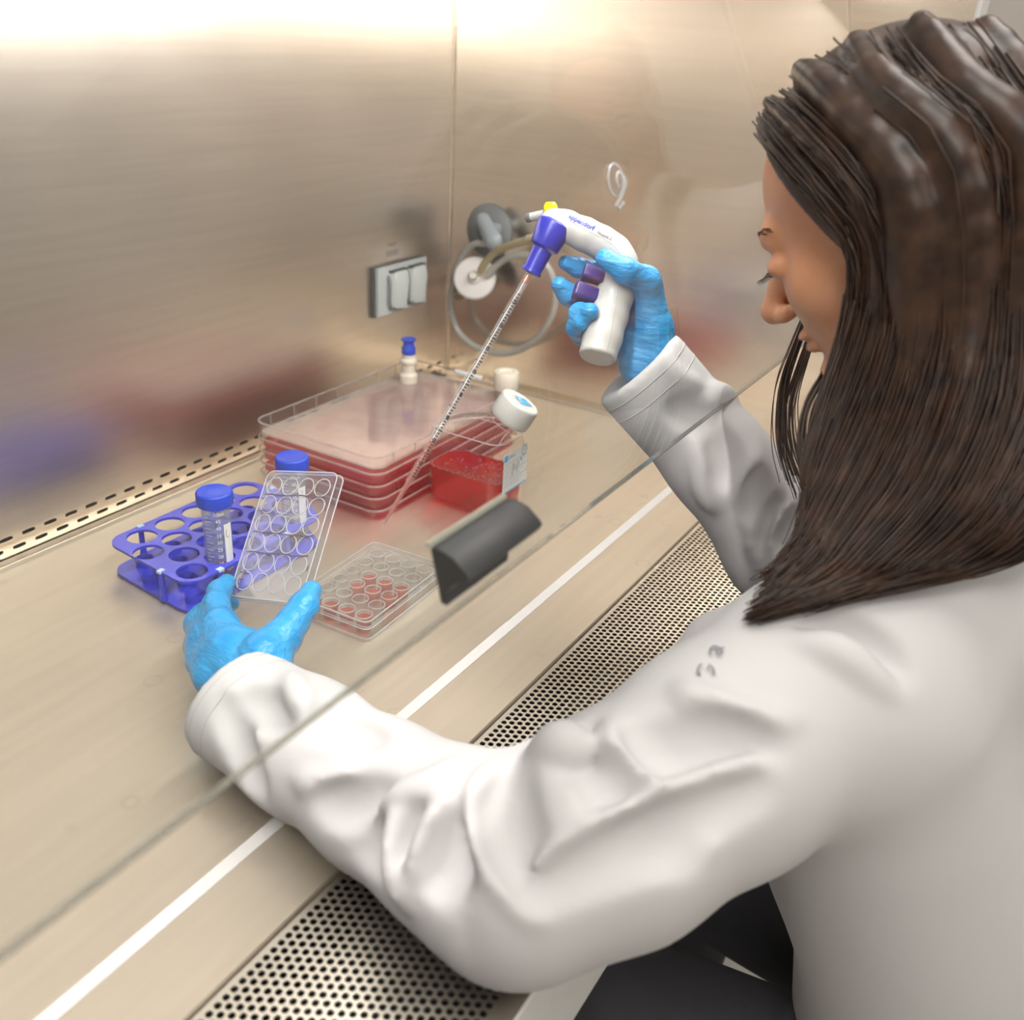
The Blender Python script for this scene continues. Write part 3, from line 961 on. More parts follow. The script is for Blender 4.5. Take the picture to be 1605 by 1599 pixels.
def bool_plate(name, outline, z0, z1, circles, mat, parent, bevel=.0008):
    bm = bmesh.new()
    vo = [bm.verts.new((x, y, z1)) for x, y in outline]
    edges = [bm.edges.new((vo[i], vo[(i + 1) % len(vo)])) for i in range(len(vo))]
    loops = [[(x, y) for x, y in outline]]
    for (cx, cy, r) in circles:
        n = 28
        pts = [(cx + r * math.cos(2 * math.pi * k / n), cy + r * math.sin(2 * math.pi * k / n)) for k in range(n)]
        vv = [bm.verts.new((x, y, z1)) for x, y in pts]
        edges += [bm.edges.new((vv[i], vv[(i + 1) % n])) for i in range(n)]
        loops.append(pts)
    bmesh.ops.triangle_fill(bm, use_beauty=True, use_dissolve=False, edges=edges, normal=(0, 0, 1))
    me = bpy.data.meshes.new(name)
    bm.to_mesh(me); bm.free()
    top = [tuple(v.co) for v in me.vertices]
    tf = [tuple(p.vertices) for p in me.polygons]
    bpy.data.meshes.remove(me)
    mb = MB()
    mb.add(top, tf)
    mb.add([(x, y, z0) for x, y, _ in top], [tuple(reversed(f)) for f in tf])
    for li, lp in enumerate(loops):
        n = len(lp)
        vs = [(x, y, z1) for x, y in lp] + [(x, y, z0) for x, y in lp]
        mb.add(vs, [(i, n + i, n + (i + 1) % n, (i + 1) % n) for i in range(n)])
    return mb.build(name, mat, parent, True, 30, world=True)
bool_plate('top_plate', rack_outline(0), ZT - .0028, ZT, [(x, y, .0152) for x, y in HOLES], MT['rack'], rk)
# the top plate's thin collar under each hole row is part of the plate; posts and clips carry it
bool_plate('base_plate', rack_outline(-.001), .0012, ZBASE, [], MT['rack'], rk)
for (x, y) in HOLES:
    MB().lathe([(.0065, 0), (.0092, .0002), (.0098, .0075), (.0088, .0078), (.0062, .0022), (.0005, .0016)], 20, (x, y, ZBASE - .0002)).build('cup', MT['rack'], rk, True, 40, world=True)
POSTS = [(RX + RP * .5 - .004, RY + .0195), (RX + RP * 3.1, RY + .0195), (RX - RP * .5 - .0175, RY - 2.55 * RD + .010), (RX - RP * .5 + .0185, RY - 3 * RD - .0185), (RX + RP * 2.6, RY - 3 * RD - .0185), (RX + 4 * RP + .0215, RY - .7 * RD)]
for (x, y) in POSTS:
    p = MB().lathe([(.0042, 0), (.0034, .004), (.0030, .010), (.0028, ZT - .006)], 12, (x, y, ZBASE)).build('post', MT['rack'], rk, True, 50, world=True)
    MB().box((x - .0034, y - .0026, ZT - .002), (x + .0034, y + .0026, ZT + .0006)).build('clip', MT['rack_tip'], p, False, world=True)
tag(rk, 'blue plastic tube rack with a staggered grid of round holes', 'tube rack')

# ---- 50 ml conical tubes
def arc_fn(cx, cy, r, a0):
    return lambda x, y: (cx + r * math.cos(a0 + x / r), cy + r * math.sin(a0 + x / r), y)
CAMDIR = lambda x, y: math.atan2(-y, -x)
def conical(x, y, label, full, numbers, la, mark, wet):
    z = ZBASE + .0026
    t = empty('centrifuge_tube', (x, y, z))
    T = [(.0012, 0), (.0040, .0006), (.0128, .0135), (.01365, .0155), (.0140, .10), (.0128, .1003), (.0125, .016), (.0115, .0137), (.0030, .0018), (.0004, .0014)]
    MB().lathe(T, 40, (x, y, z), cap0=True, cap1=True).build('tube_body', MT['tube'], t, True, 40, world=True)
    cap = MB()
    seg = 96
    prof = [(.0166, .0895, 1), (.0176, .0900, 1), (.0178, .0912, 1), (.0178, .1015, 1), (.0172, .1030, 0), (.0160, .1038, 0), (.0150, .1034, 0), (.0010, .1034, 0)]
    rings = []
    for (r, h, rib) in prof:
        rings.append([(x + (r - (.0004 if (rib and j % 2) else 0)) * math.cos(2 * math.pi * j / seg), y + (r - (.0004 if (rib and j % 2) else 0)) * math.sin(2 * math.pi * j / seg), z + h) for j in range(seg)])
    cap.loft(rings)
    cap.build('screw_cap', MT['cap_blue'], t, True, 45, world=True)
    a = CAMDIR(x, y)
    pr = MB()
    fn = arc_fn(x, y, .01425, a)
    if numbers:
        for i, v in enumerate((50, 45, 40, 35, 30, 25, 20, 15, 10)):
            h = z + .0842 - i * .0078
            text_into(pr, ('50ml' if v == 50 else str(v)), .0052, lambda p, q, h=h, sh=(.0022 if v == 50 else .001): fn(p + sh, q + h))
            for k, (dx, wd) in enumerate(((0, .007), (-.0039, .0035))):
                hh = h + dx
                pr.add([fn(-.0125, hh - .00025), fn(-.0125 + wd / 2, hh - .00025), fn(-.0125 + wd, hh - .00025), fn(-.0125 + wd, hh + .00025), fn(-.0125 + wd / 2, hh + .00025), fn(-.0125, hh + .00025)], [(0, 1, 4, 5), (1, 2, 3, 4)])
        pr.build('graduations', MT['print_white'], t, False, world=True)
    lb = MB()
    fl_ = arc_fn(x, y, .01422, a + la)
    n = 8
    lw = .0098
    vs = [fl_(-lw / 2 + lw * k / n, zz) for zz in (z + .020, z + .072) for k in range(n + 1)]
    lb.add(vs, [(k, k + 1, n + 2 + k, n + 1 + k) for k in range(n)])
    lb_o = lb.build('paper_label', MT['label'], t, True, world=True)
    ik = MB()
    fi = arc_fn(x, y, .01432, a + la)
    stroke_into(ik, [(p, q + z) for p, q in mark], .0006, fi)
    ik.build('handwriting', MT['ink'], lb_o, False, world=True)
    if wet:
        MB().lathe([(.001, .002), (.0028, .0022), (.0110, .0138), (.0119, .0165), (.0121, wet), (.0005, wet)], 32, (x, y, z)).build('medium', MT['medium_pink'], t, True, 40, world=True)
    tag(t, label, 'tube', 'blue-capped tubes in the rack')
    return t
conical(HOLES[16][0], HOLES[16][1], 'blue-capped graduated conical tube nearest the rack corner, numbers facing out', 1, True, .78,
        [(-.002, .066), (-.003, .063), (-.003, .059), (-.001, .057), (.0005, .059)], .018)
conical(HOLES[19][0], HOLES[19][1], 'blue-capped conical tube seen behind the hand-held clear lid', 1, True, .70,
        [(-.002, .068), (0, .066), (.002, .069), (0, .066), (-.001, .063)], .012)

# ---- clear lid of a well plate, held up
LC = Vector((.5640, .5639, .1075))
LX, LY, LZ = Vector((.080, -.972, .221)).normalized(), Vector((.686, .214, .696)).normalized(), None
LZ = LX.cross(LY).normalized(); LY = LZ.cross(LX)
LM = Matrix(((LX.x, LY.x, LZ.x, LC.x), (LX.y, LY.y, LZ.y, LC.y), (LX.z, LY.z, LZ.z, LC.z), (0, 0, 0, 1)))
W_, L_ = .0834, .1246
def lid_mesh(parent, mat_face, mat_rim, M_, W_, L_, depth, pitchx, pitchy, ring_r, nx, ny):
    def chamfer(w, l, r):
        return rrect(w, l, r, 5)
    o = chamfer(W_, L_, .007); i_ = chamfer(W_ - .0024, L_ - .0024, .006)
    fc = MB().prism(o, -.0012, 0, mat=M_).build('lid_face', mat_face, parent, True, 30, world=True)
    rings = [[M_ @ Vector((x, y, z)) for x, y in pl] for pl, z in ((o, -.0012), (chamfer(W_ + .0012, L_ + .0012, .0075), -depth), (chamfer(W_ + .0012 - .002, L_ - .0008, .0068), -depth), (i_, -.0013))]
    MB().loft([[tuple(p) for p in r] for r in rings], False, False, closed=True).build('skirt', mat_face, parent, True, 30, world=True)
    MB().tube([M_ @ Vector((x, y, -depth)) for x, y in chamfer(W_ + .0012, L_ + .0012, .0075)], .0007, 6, closed=True).build('rim_bead', mat_rim, parent, True, 80, world=True)
    MB().tube([M_ @ Vector((x, y, -.0002)) for x, y in chamfer(W_ - .0006, L_ - .0006, .007)], .0006, 6, closed=True).build('rim_bead', mat_rim, parent, True, 80, world=True)
    base = None
    for a in range(nx):
        for b in range(ny):
            cx, cy = (a - (nx - 1) / 2) * pitchx, (b - (ny - 1) / 2) * pitchy
            mb = MB().tube([M_ @ Vector((cx + ring_r * math.cos(2 * math.pi * k / 26), cy + ring_r * math.sin(2 * math.pi * k / 26), .0002)) for k in range(26)], .00055, 5, closed=True)
            mb.build('ring', mat_rim, parent, True, 80, world=True)
    return fc
MT['lid_face'] = clear('hazy_lid', (.97, .975, .985), 1.5, .03, .085, (.85, .9, 1))
ld = empty('clear_lid', LC)
fc = lid_mesh(ld, MT['lid_face'], MT['rim'], LM, W_, L_, .0085, .0189, .0187, .0086, 4, 6)
ik = MB()
fl2 = lambda x, y: tuple(LM @ Vector((x, y, .0009)))
for yy, xa, xb in ((.0375, -.037, .036), (.0002, -.036, -.004), (-.0008, -.002, .034), (-.0195, -.0365, .036)):
    stroke_into(ik, [(xa + (xb - xa) * k / 8, yy + .0006 * math.sin(k * 1.7)) for k in range(9)], .0012, fl2)
for pts in ([(-.036, .021), (-.029, .021)], [(-.033, .0235), (-.0328, .017)], [(-.0365, -.0395), (-.029, -.0385)], [(-.0345, -.0455), (-.029, -.0455)], [(-.032, -.042), (-.0318, -.0495)], [(-.0318, -.0333), (-.031, -.0330)],
            [(-.0365, -.051), (-.036, -.054), (-.033, -.0555), (-.0302, -.053), (-.031, -.0505), (-.0335, -.0505)], [(.0395, .033), (.0395, .024)], [(.0395, -.005), (.0395, -.012)], [(.0395, -.028), (.0395, -.033)]):
    stroke_into(ik, pts, .0011, fl2)
ik.build('marker_writing', MT['ink_purple'], fc, False, world=True)
tag(ld, 'clear well plate lid with ring pattern and marker lines, held in the left hand', 'plate lid')

# ---- well plate on the tray
PA = math.atan2(.0463, .9989)
PM = Matrix.Translation((.6615, .5432, 0)) @ Matrix.Rotation(PA, 4, 'Z')
wp = empty('well_plate', (.6615, .5432, 0))
PW, PLn, JX, IY = .0905, .134, .0208, .0200
outl = rrect(PLn, PW, .006, 4); inl = rrect(PLn - .003, PW - .003, .005, 4); base_o = rrect(PLn + .003, PW + .003, .006, 4)
tops = rrect(PLn - .006, PW - .006, .008, 4)
def ringz(pl, z): return [tuple(PM @ Vector((x, y, z))) for x, y in pl]
MB().loft([ringz(base_o, 0.0003), ringz(base_o, .003), ringz(outl, .0032), ringz(outl, .0150), ringz(tops, .0152), ringz(tops, .0172)], False, False).build('plate_skirt', MT['clear'], wp, True, 30, world=True)
for pl, z in ((base_o, .0012), (base_o, .0032), (outl, .0150), (tops, .0172)):
    MB().tube(ringz(pl, z), .0005, 5, closed=True).build('rim_bead', MT['rim'], wp, True, 80, world=True)
RED = {(1, 0), (2, 0), (3, 0), (0, 0), (1, 2), (2, 2), (3, 2), (1, 3), (2, 3), (3, 3)}
for i in range(4):
    for j in range(6):
        cx, cy = (j - 2.5) * JX, -(i - 1.5) * IY
        b0 = PM @ Vector((cx, cy, .0012))
        wl_ = MB().lathe([(.0072, 0), (.0078, .0008), (.0079, .0165), (.0074, .0165), (.0073, .0012), (.0003, .0010)], 24, b0).build('well', MT['clear'], wp, True, 40, world=True)
        MB().tube([PM @ Vector((cx + .0080 * math.cos(2 * math.pi * k / 24), cy + .0080 * math.sin(2 * math.pi * k / 24), .0177)) for k in range(24)], .0006, 5, closed=True).build('well_rim', MT['rim'], wl_, True, 80, world=True)
        if (i, j) in RED:
            MB().lathe([(.0070, .0050), (.0071, .0128), (.0060, .0122), (.0003, .0120)], 24, b0).build('medium', MT['medium_light'], wl_, True, 40, world=True)
tag(wp, 'clear well plate on the tray with orange-red medium in some wells', 'well plate')
LM2 = PM @ Matrix.Translation((0, 0, .0212)) @ Matrix.Rotation(math.pi / 2, 4, 'Z')
ld2 = empty('clear_lid', tuple(PM @ Vector((0, 0, .02))))
lid_mesh(ld2, MT['clear'], MT['rim'], LM2, PW + .001, PLn + .001, .0078, IY, JX, .0082, 0, 0)
tag(ld2, 'clear lid lying closed on the well plate with red wells', 'plate lid')

# ---- stacked culture chambers
st = empty('chamber_stack', (.95, .735, 0))
SX0, SX1, SY0, SY1 = .790, 1.112, .637, .832
scx, scy, sw, sl = (SX0 + SX1) / 2, (SY0 + SY1) / 2, SX1 - SX0, SY1 - SY0
def srr(off, r=.018, seg=6): return rrect(sw + 2 * off, sl + 2 * off, r + off, seg, scx, scy)
LH = .0158
for i in range(4):
    zb_ = .0006 + i * LH
    ch = empty('chamber', (scx, scy, zb_)); ch.parent = st; ch.matrix_parent_inverse = Matrix.Translation((-.95, -.735, 0))
    ch.parent = None
    bpy.data.objects.remove(ch)
    rings = [[(x, y, z) for x, y in srr(o)] for o, z in ((-.004, zb_), (-.002, zb_ + .001), (-.0012, zb_ + .0118), (.0004, zb_ + .0122), (.0004, zb_ + LH - .0016), (-.0014, zb_ + LH - .0012))]
    c_ = MB().loft(rings, True, False).build('chamber', MT['stack'], st, True, 30, world=True)
    MB().tube([(x, y, zb_ + LH - .0020) for x, y in srr(.0004)], .0011, 6, closed=True).build('flange', MT['stack_rim'], c_, True, 80, world=True)
    MB().tube([(x, y, zb_ + .0122) for x, y in srr(.0001)], .0006, 6, closed=True).build('flange', MT['stack_rim'], c_, True, 80, world=True)
    MB().prism(srr(-.0048), zb_ + .0016, zb_ + .0072).build('medium', MT['medium_pink'], c_, True, 40, world=True)
zt_ = .0006 + 4 * LH
rings = [[(x, y, z) for x, y in srr(o)] for o, z in ((-.003, zt_), (-.0012, zt_ + .001), (0, zt_ + .0182), (-.0018, zt_ + .0184), (-.003, zt_ + .004))]
tp = MB().loft(rings, False, False).build('top_deck', MT['stack'], st, True, 30, world=True)
MT['deck_floor'] = clear('hazy_deck_floor', (.98, .95, .93), 1.5, .06, .40, (1, .91, .84))
MB().prism(srr(-.0032), zt_ + .0028, zt_ + .0036).build('deck_floor', MT['deck_floor'], tp, True, 30, world=True)
MB().tube([(x, y, zt_ + .0182) for x, y in srr(-.0006)], .0013, 6, closed=True).build('rim_bead', MT['stack_rim'], tp, True, 80, world=True)
MB().tube([(x, y, zt_ + .0040) for x, y in srr(-.004)], .0008, 6, closed=True).build('rim_bead', MT['stack_rim'], tp, True, 80, world=True)
for k in range(7):
    x = SX0 + .03 + k * .042
    for y in (SY0 + .0012, SY1 - .0012):
        MB().box((x, y - .0007, zt_ + .004), (x + .0012, y + .0007, zt_ + .018)).build('rib', MT['stack_rim'], tp, False, world=True)
mk = MB()
for xs_, wd in ((.842, .010), (.861, .012), (.884, .012), (.926, .012), (.942, .014), (.986, .008)):
    x = xs_
    while x < xs_ + wd:
        l = random.uniform(.001, .003)
        mk.box((x, SY1 - .0115 - random.uniform(0, .002), zt_ + .0037), (x + l, SY1 - .0085 + random.uniform(0, .002), zt_ + .0039)); x += l + .0012
mk.build('moulded_marks', MT['ink_soft'], tp, False, world=True)
q1 = (1.062, .799)
p1 = MB().lathe([(.013, zt_ + .0036), (.013, .078), (.0095, .082), (.0095, .094), (.012, .096), (.012, .100), (.009, .103), (.009, .112), (.004, .1125)], 28, (*q1, 0)).build('port', MT['cream_cap'], st, True, 40, world=True)
MB().lathe([(.0095, .1085), (.0098, .110), (.0098, .118), (.0075, .121), (.0075, .127), (.0105, .1285), (.0105, .1305), (.006, .1308), (.005, .1285)], 28, (*q1, 0)).build('blue_tip', MT['cap_blue'], p1, True, 40, world=True)
q2 = (1.088, .652)
p2 = MB().lathe([(.0145, zt_ + .0036), (.0145, .083), (.006, .084)], 28, (*q2, 0)).build('port', MT['stack_rim'], st, True, 40, world=True)
MB().lathe([(.0165, .0835), (.0172, .085), (.0172, .107), (.0160, .1085), (.0105, .1085), (.0095, .1062), (.001, .1060)], 36, (*q2, 0)).build('cap', MT['cream_cap'], p2, True, 40, world=True)
MB().prism(rrect(.008, .046, .002, 3, 1.100, .722), zt_ + .0185, zt_ + .0235, bev=.0006).build('tab', MT['label'], st, True, 40, world=True)
tag(st, 'stack of wide clear culture chambers holding pink-red medium, blue-tipped port', 'culture stack')

# ---- bottle of red medium
BX0, BX1, BY0, BY1 = .874, .942, .526, .634
bcx, bcy, bw, bl = (BX0 + BX1) / 2, (BY0 + BY1) / 2, BX1 - BX0, BY1 - BY0
bo = empty('medium_bottle', (bcx, bcy, 0))
AX = Vector((.263, -.426, .866)).normalized()
CT = Vector((0.9145,0.5260,0.1450))
def neck_ring(r, t, n=28):
    s, u, d = frame(AX, (0, 1, 0))
    return [tuple(CT + AX * t + (s * math.cos(2 * math.pi * k / n) + u * math.sin(2 * math.pi * k / n)) * r) for k in range(n)]
def brr(off, z, seg=6, r=.020):
    pts = rrect(bw + 2 * off, bl + 2 * off, r + off, seg, bcx, bcy)
    return [(x, y, z) for x, y in pts]
def match(ring, target):
    # rotate/reverse ring order so that it lofts without twisting
    best = None
    n = len(ring)
    for rev in (1, -1):
        rr = ring[::rev]
        for s in range(n):
            d = sum((Vector(rr[(k + s) % n]) - Vector(target[k])).length_squared for k in range(0, n, 3))
            if best is None or d < best[0]: best = (d, rr, s)
    _, rr, s = best
    return [rr[(k + s) % n] for k in range(n)]
body = [brr(-.014, .0008), brr(-.006, .002), brr(-.0015, .007), brr(0, .014), brr(0, .088), brr(-.003, .098)]
nb = match(neck_ring(.0200, -.034), body[-1])
mid = [tuple(Vector(a).lerp(Vector(b), .55) + Vector((0, 0, .003))) for a, b in zip(body[-1], nb)]
nk = [match(neck_ring(r, t), body[-1]) for r, t in ((.0195, -.030), (.0195, -.024), (.0225, -.0235), (.0225, -.022), (.0195, -.0215), (.0195, -.008))]
MT['bottle'] = clear('bottle_petg', (.99, .98, .975), 1.55, .02, .018, (1, .96, .94))
MB().loft(body + [mid, nb] + nk, True, False).build('bottle_body', MT['bottle'], bo, True, 28, world=True)
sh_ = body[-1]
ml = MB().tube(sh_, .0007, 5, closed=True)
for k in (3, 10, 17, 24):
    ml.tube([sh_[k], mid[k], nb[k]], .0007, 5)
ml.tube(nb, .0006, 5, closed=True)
ml.build('shoulder_edges', MT['rim'], bo, True, 80, world=True)  # whitish tubes added as edge highlights along the clear shoulder and neck
LV = .050
liq = [brr(-.015, .0028), brr(-.0075, .0040), brr(-.003, .0085), brr(-.0015, .0145), brr(-.0015, LV - .0004), brr(-.0035, LV - .0012)]
MB().loft(liq, True, True).build('medium', MT['medium'], bo, True, 30, world=True)
fo = MB()
ring = brr(-.0021, LV)
for i in range(len(ring)):
    a, b = Vector(ring[i]), Vector(ring[(i + 1) % len(ring)])
    m_ = max(1, int((b - a).length / .0022))
    for k in range(m_):
        p = a.lerp(b, k / m_) + Vector((random.uniform(-.0008, .0008), random.uniform(-.0008, .0008), random.uniform(-.0008, .0005)))
        r = random.uniform(.0006, .0013)
        fo.lathe([(r * .1, -r), (r * .8, -r * .6), (r, 0), (r * .8, r * .6), (r * .1, r)], 6, p)
for k in range(260):
    x, y = random.uniform(BX0 + .004, BX1 - .004), BY0 + .004 + abs(random.gauss(0, .034))
    if y > BY1 - .006: continue
    r = random.uniform(.0004, .0016)
    fo.lathe([(r, -.0002), (r * .9, r * .35), (r * .3, r * .5)], 7, (x, y, LV - .0008))
fm = fo.build('foam', MT['foam'], bo, True, 80, world=True)
fm['kind'] = 'stuff'
cap = MB()
s_, u_, d__ = frame(AX, (0, 1, 0))
seg = 100
rings = []
for (r, t, rib) in ((.0238, -.0275, 0), (.0246, -.0265, 0), (.0246, -.0215, 0), (.0250, -.0205, 1), (.0244, -.0035, 1), (.0236, -.0012, 0), (.0218, 0, 0), (.0190, -.0004, 0), (.0005, -.0004, 0)):
    rings.append([tuple(CT + AX * t + (s_ * math.cos(2 * math.pi * k / seg) + u_ * math.sin(2 * math.pi * k / seg)) * (r - (.00045 if rib and k % 2 else 0))) for k in range(seg)])
cp = cap.loft(rings).build('screw_cap', MT['white_cap'], bo, True, 45, world=True)
# print on the cap: a blue field with white lettering and pen marks
ev = Vector((.35, .70, .0)); ev = (ev - AX * ev.dot(AX)).normalized(); eu = -AX.cross(ev).normalized()
if eu.dot(Vector((.524, -.85, .05))) < 0: eu = -eu
capf = lambda h: (lambda x, y: tuple(CT + AX * h + eu * x + ev * y))
sk = MB(); f1 = capf(.0001)
sk.add([f1(-.0045, -.0095), f1(.0120, -.0070), f1(.0098, .0088), f1(-.0066, .0088)], [(0, 1, 2, 3)])
so = sk.build('blue_print', MT['sticker'], cp, False, world=True)
tx = MB(); f2 = capf(.0003)
text_into(tx, '1X', .0095, lambda x, y: f2(-y * .9 - .0015, x + .0005))
tx.build('white_lettering', MT['print_white'], so, False, world=True)
pm = MB()
for pts in ([(.006, .004), (.0085, .008), (.011, .006), (.009, .003)], [(.009, .001), (.013, .003), (.010, -.002), (.0145, .0005)], [(.010, -.004), (.014, -.006), (.0125, -.001), (.0155, -.003)]):
    stroke_into(pm, pts, .0009, f2)
for k in range(5):
    stroke_into(pm, [(-.0085 + k * .0006, -.003), (-.0085 + k * .0006, .003)], .00018, f2)
pm.build('pen_marks', MT['ink'], cp, False, world=True)
# paper label on the narrow face
lb = MB()
lx0, lx1 = BX0 + .012, BX1 - .012
lz0, lz1 = .036, .087
fl3 = lambda h: (lambda x, z: (x, BY0 - h, z))
lb.add([fl3(.0003)(*p) for p in ((lx0 - .004, lz0), (lx1 + .006, lz0), (lx1 + .006, lz1), (lx0 - .004, lz1))], [(0, 1, 2, 3)])
lo_ = lb.build('paper_label', MT['label'], bo, False, world=True)
g = fl3(.0005)
mb = MB().add([g(*p) for p in ((lx0 - .003, lz1 - .010), (lx0 + .005, lz1 - .010), (lx0 + .005, lz1 - .002), (lx0 - .003, lz1 - .002))], [(0, 1, 2, 3)])
mb.add([g(*p) for p in ((lx0 - .004, lz0), (lx1 + .006, lz0), (lx1 + .006, lz0 + .002), (lx0 - .004, lz0 + .002))], [(0, 1, 2, 3)])
mb.build('blue_print', MT['sticker'], lo_, False, world=True)
mb = MB()
text_into(mb, 'gibco', .0062, lambda x, y: g(lx0 + .014 + x, lz1 - .006 + y))
for r in range(9):
    zz = lz1 - .014 - r * .0036
    x = lx0 - .002
    e_ = lx1 + .004 - (r % 3) * .008
    while x < e_:
        l = random.uniform(.001, .004)
        mb.add([g(x, zz), g(x + l, zz), g(x + l, zz + .0006), g(x, zz + .0006)], [(0, 1, 2, 3)]); x += l + .0008
mb.build('fine_print', MT['ink_soft'], lo_, False, world=True)
mb = MB(); g2 = fl3(.0006)
cxx, czz = lx1 - .002, lz1 - .007
stroke_into(mb, [(cxx + .0055 * math.cos(k * .45), czz + .0062 * math.sin(k * .45)) for k in range(15)], .0007, g2)
stroke_into(mb, [(cxx - .002, czz - .003), (cxx + .001, czz + .004), (cxx + .003, czz - .002)], .0007, g2)
stroke_into(mb, [(lx0 + .016, lz1 - .034), (lx0 + .018, lz1 - .018), (lx0 + .021, lz1 - .020), (lx0 + .019, lz1 - .026)], .0008, g2)
stroke_into(mb, [(lx0 + .024, lz1 - .022), (lx0 + .026, lz1 - .030), (lx0 + .030, lz1 - .017)], .0008, g2)
stroke_into(mb, [(lx0 + .034, lz1 - .013), (lx0 + .037, lz1 - .020)], .0008, g2)
mb.build('handwriting', MT['ink'], lo_, False, world=True)
tag(bo, 'clear square bottle half full of red medium with a white cap', 'bottle')

# ================================================================== pipette controller and pipette
from mathutils.bvhtree import BVHTree
def bvh_of(me):
    return BVHTree.FromPolygons([v.co.copy() for v in me.vertices], [tuple(p.vertices) for p in me.polygons])
def bounds(pts, mar):
    a = np.array([tuple(p)[:3] for p in pts], float)
    return a.min(0) - mar, a.max(0) + mar

pcn = empty('pipette_controller', (0.7793,0.3669,0.2994))
path = [(0.7833,0.4290,0.3755), (0.7893,0.4196,0.3719), (0.7984,0.4043,0.3656), (0.8063,0.3909,0.3592), (0.8119,0.3805,0.3517), (0.8130,0.3740,0.3425), (0.8073,0.3699,0.3308), (0.7951,0.3674,0.3160), (0.7818,0.3648,0.3016), (0.7681,0.3622,0.2864), (0.7512,0.3587,0.2670)]
rad = [.0115, .0132, .0140, .0142, .0148, .0155, .0160, .0160, .0163, .0166, .0170]
fld = Field(*bounds(path, .03), .0011)
fld.chain(path, rad, .006)
hax = (Vector(path[-1]) - Vector(path[-3])).normalized()
fld.plane(Vector((0.7540,0.3592,0.2701)), hax + Vector((-.05, -.02, -.05)), .003)
me = fld.mesh('controller_body', 6)
cb = link('controller_body', me, MT['white_plastic'], pcn, True, True)
cb_bvh = bvh_of(me)
VN = (Vector((0, 0, .53)) - Vector((0.7906,0.3760,0.3304))).normalized()       # side of the body that faces the open room
def drape(bvh, p, n, off):
    h = bvh.ray_cast(Vector(p) + n * .03, -n)
    return (h[0] + n * off) if h[0] is not None else Vector(p)
def seam(name, pts, r=.00022):
    sp_ = [drape(cb_bvh, p, VN, .00005) for p in spline(pts, 6)]
    return MB().tube(sp_, r, 5).build(name, MT['seam'], cb, True, 80, world=True)
seam('seam', [(0.7735,0.4330,0.3803), (0.7787,0.4249,0.3814), (0.7828,0.4153,0.3789), (0.7881,0.3995,0.3721), (0.7943,0.3816,0.3648), (0.7967,0.3721,0.3595), (0.7962,0.3652,0.3516)])
seam('seam', [(0.7862,0.3607,0.3297), (0.7803,0.3582,0.3170), (0.7722,0.3559,0.3007), (0.7639,0.3540,0.2843), (0.7601,0.3539,0.2776), (0.7581,0.3556,0.2757), (0.7551,0.3625,0.2776), (0.7525,0.3691,0.2797), (0.7500,0.3742,0.2804)])
def on_body(o, ux, size, s, mat, name):
    mb = MB()
    o = Vector(o); ux = (Vector(ux) - o).normalized(); uy = VN.cross(ux).normalized()
    text_into(mb, s, size, lambda x, y: tuple(drape(cb_bvh, o + ux * x + uy * y, VN, .0006)), 0, .03)
    return mb.build(name, mat, cb, False, world=True)
on_body((0.7889,0.4037,0.3776), (0.7922,0.3941,0.3737), .0060, 'eppendorf', MT['print_blue'], 'maker_lettering')
on_body((0.7955,0.3831,0.3684), (0.7976,0.3770,0.3658), .0036, 'Easypet 3', MT['ink_soft'], 'model_lettering')
# nozzle
n0, n1 = Vector((0.7834,0.4266,0.3731)), Vector((0.7619,0.4368,0.3317))
nd = n1 - n0
nl = nd.length
MB().lathe([(.0130, -.002), (.0160, 0), (.0164, .003), (.0136, nl * .44), (.0130, nl * .47), (.0095, nl * .52), (.0086, nl * .94), (.0094, nl * .945), (.0096, nl * .97), (.0094, nl), (.0052, nl), (.0048, nl * .93)], 40, n0, nd).build('nozzle', MT['navy'], pcn, True, 30, world=True)
# trigger buttons
def button(c, a, sx, sy, sz):
    c = Vector(c); h = -hax; a = (Vector(a) - c); a = (a - h * a.dot(h)).normalized(); n = a.cross(h)
    M_ = Matrix(((n.x, h.x, a.x, c.x), (n.y, h.y, a.y, c.y), (n.z, h.z, a.z, c.z), (0, 0, 0, 1)))
    rings = []
    for z, k, dip in ((-sz / 2, .9, 0), (0, .95, 0), (sz * .38, 1.04, 0), (sz * .47, 1.0, 0), (sz * .5, .9, 0), (sz * .40, .55, 0)):
        rings.append([tuple(M_ @ Vector((x * k, y * k, z))) for x, y in rrect(sx, sy, .003, 4)])
    MB().loft(rings).build('button', MT['purple'], pcn, True, 40, world=True)
button((0.7895,0.3880,0.3337), (0.7837,0.3989,0.3369), .014, .0145, .019)
button((0.7783,0.3877,0.3185), (0.7699,0.4019,0.3227), .014, .0150, .023)
# hanger at the back of the head
MB().lathe([(.004, 0), (.0062, .002), (.0062, .009), (.004, .011)], 20, (0.8040,0.4386,0.3830), Vector((0.8029,0.4499,0.3812)) - Vector((0.8040,0.4386,0.3830))).build('yellow_knob', MT['yellow'], pcn, True, 40, world=True)
c0, c1 = Vector((0.8038,0.4488,0.3771)), Vector((0.8001,0.4671,0.3712))
MB().tube([c0, c0.lerp(c1, .8), c1], [.0042, .0040, .0036], 10).build('hanger_clip', MT['grey_clip'], pcn, True, 50, world=True)
MB().lathe([(.0038, 0), (.0044, .0008), (.0044, .0045), (.003, .005)], 14, c1, c0 - c1).build('clip_end', MT['dark_grey'], pcn, True, 40, world=True)
tag(pcn, 'white pistol-grip pipette controller with a navy blue nozzle', 'pipette controller')

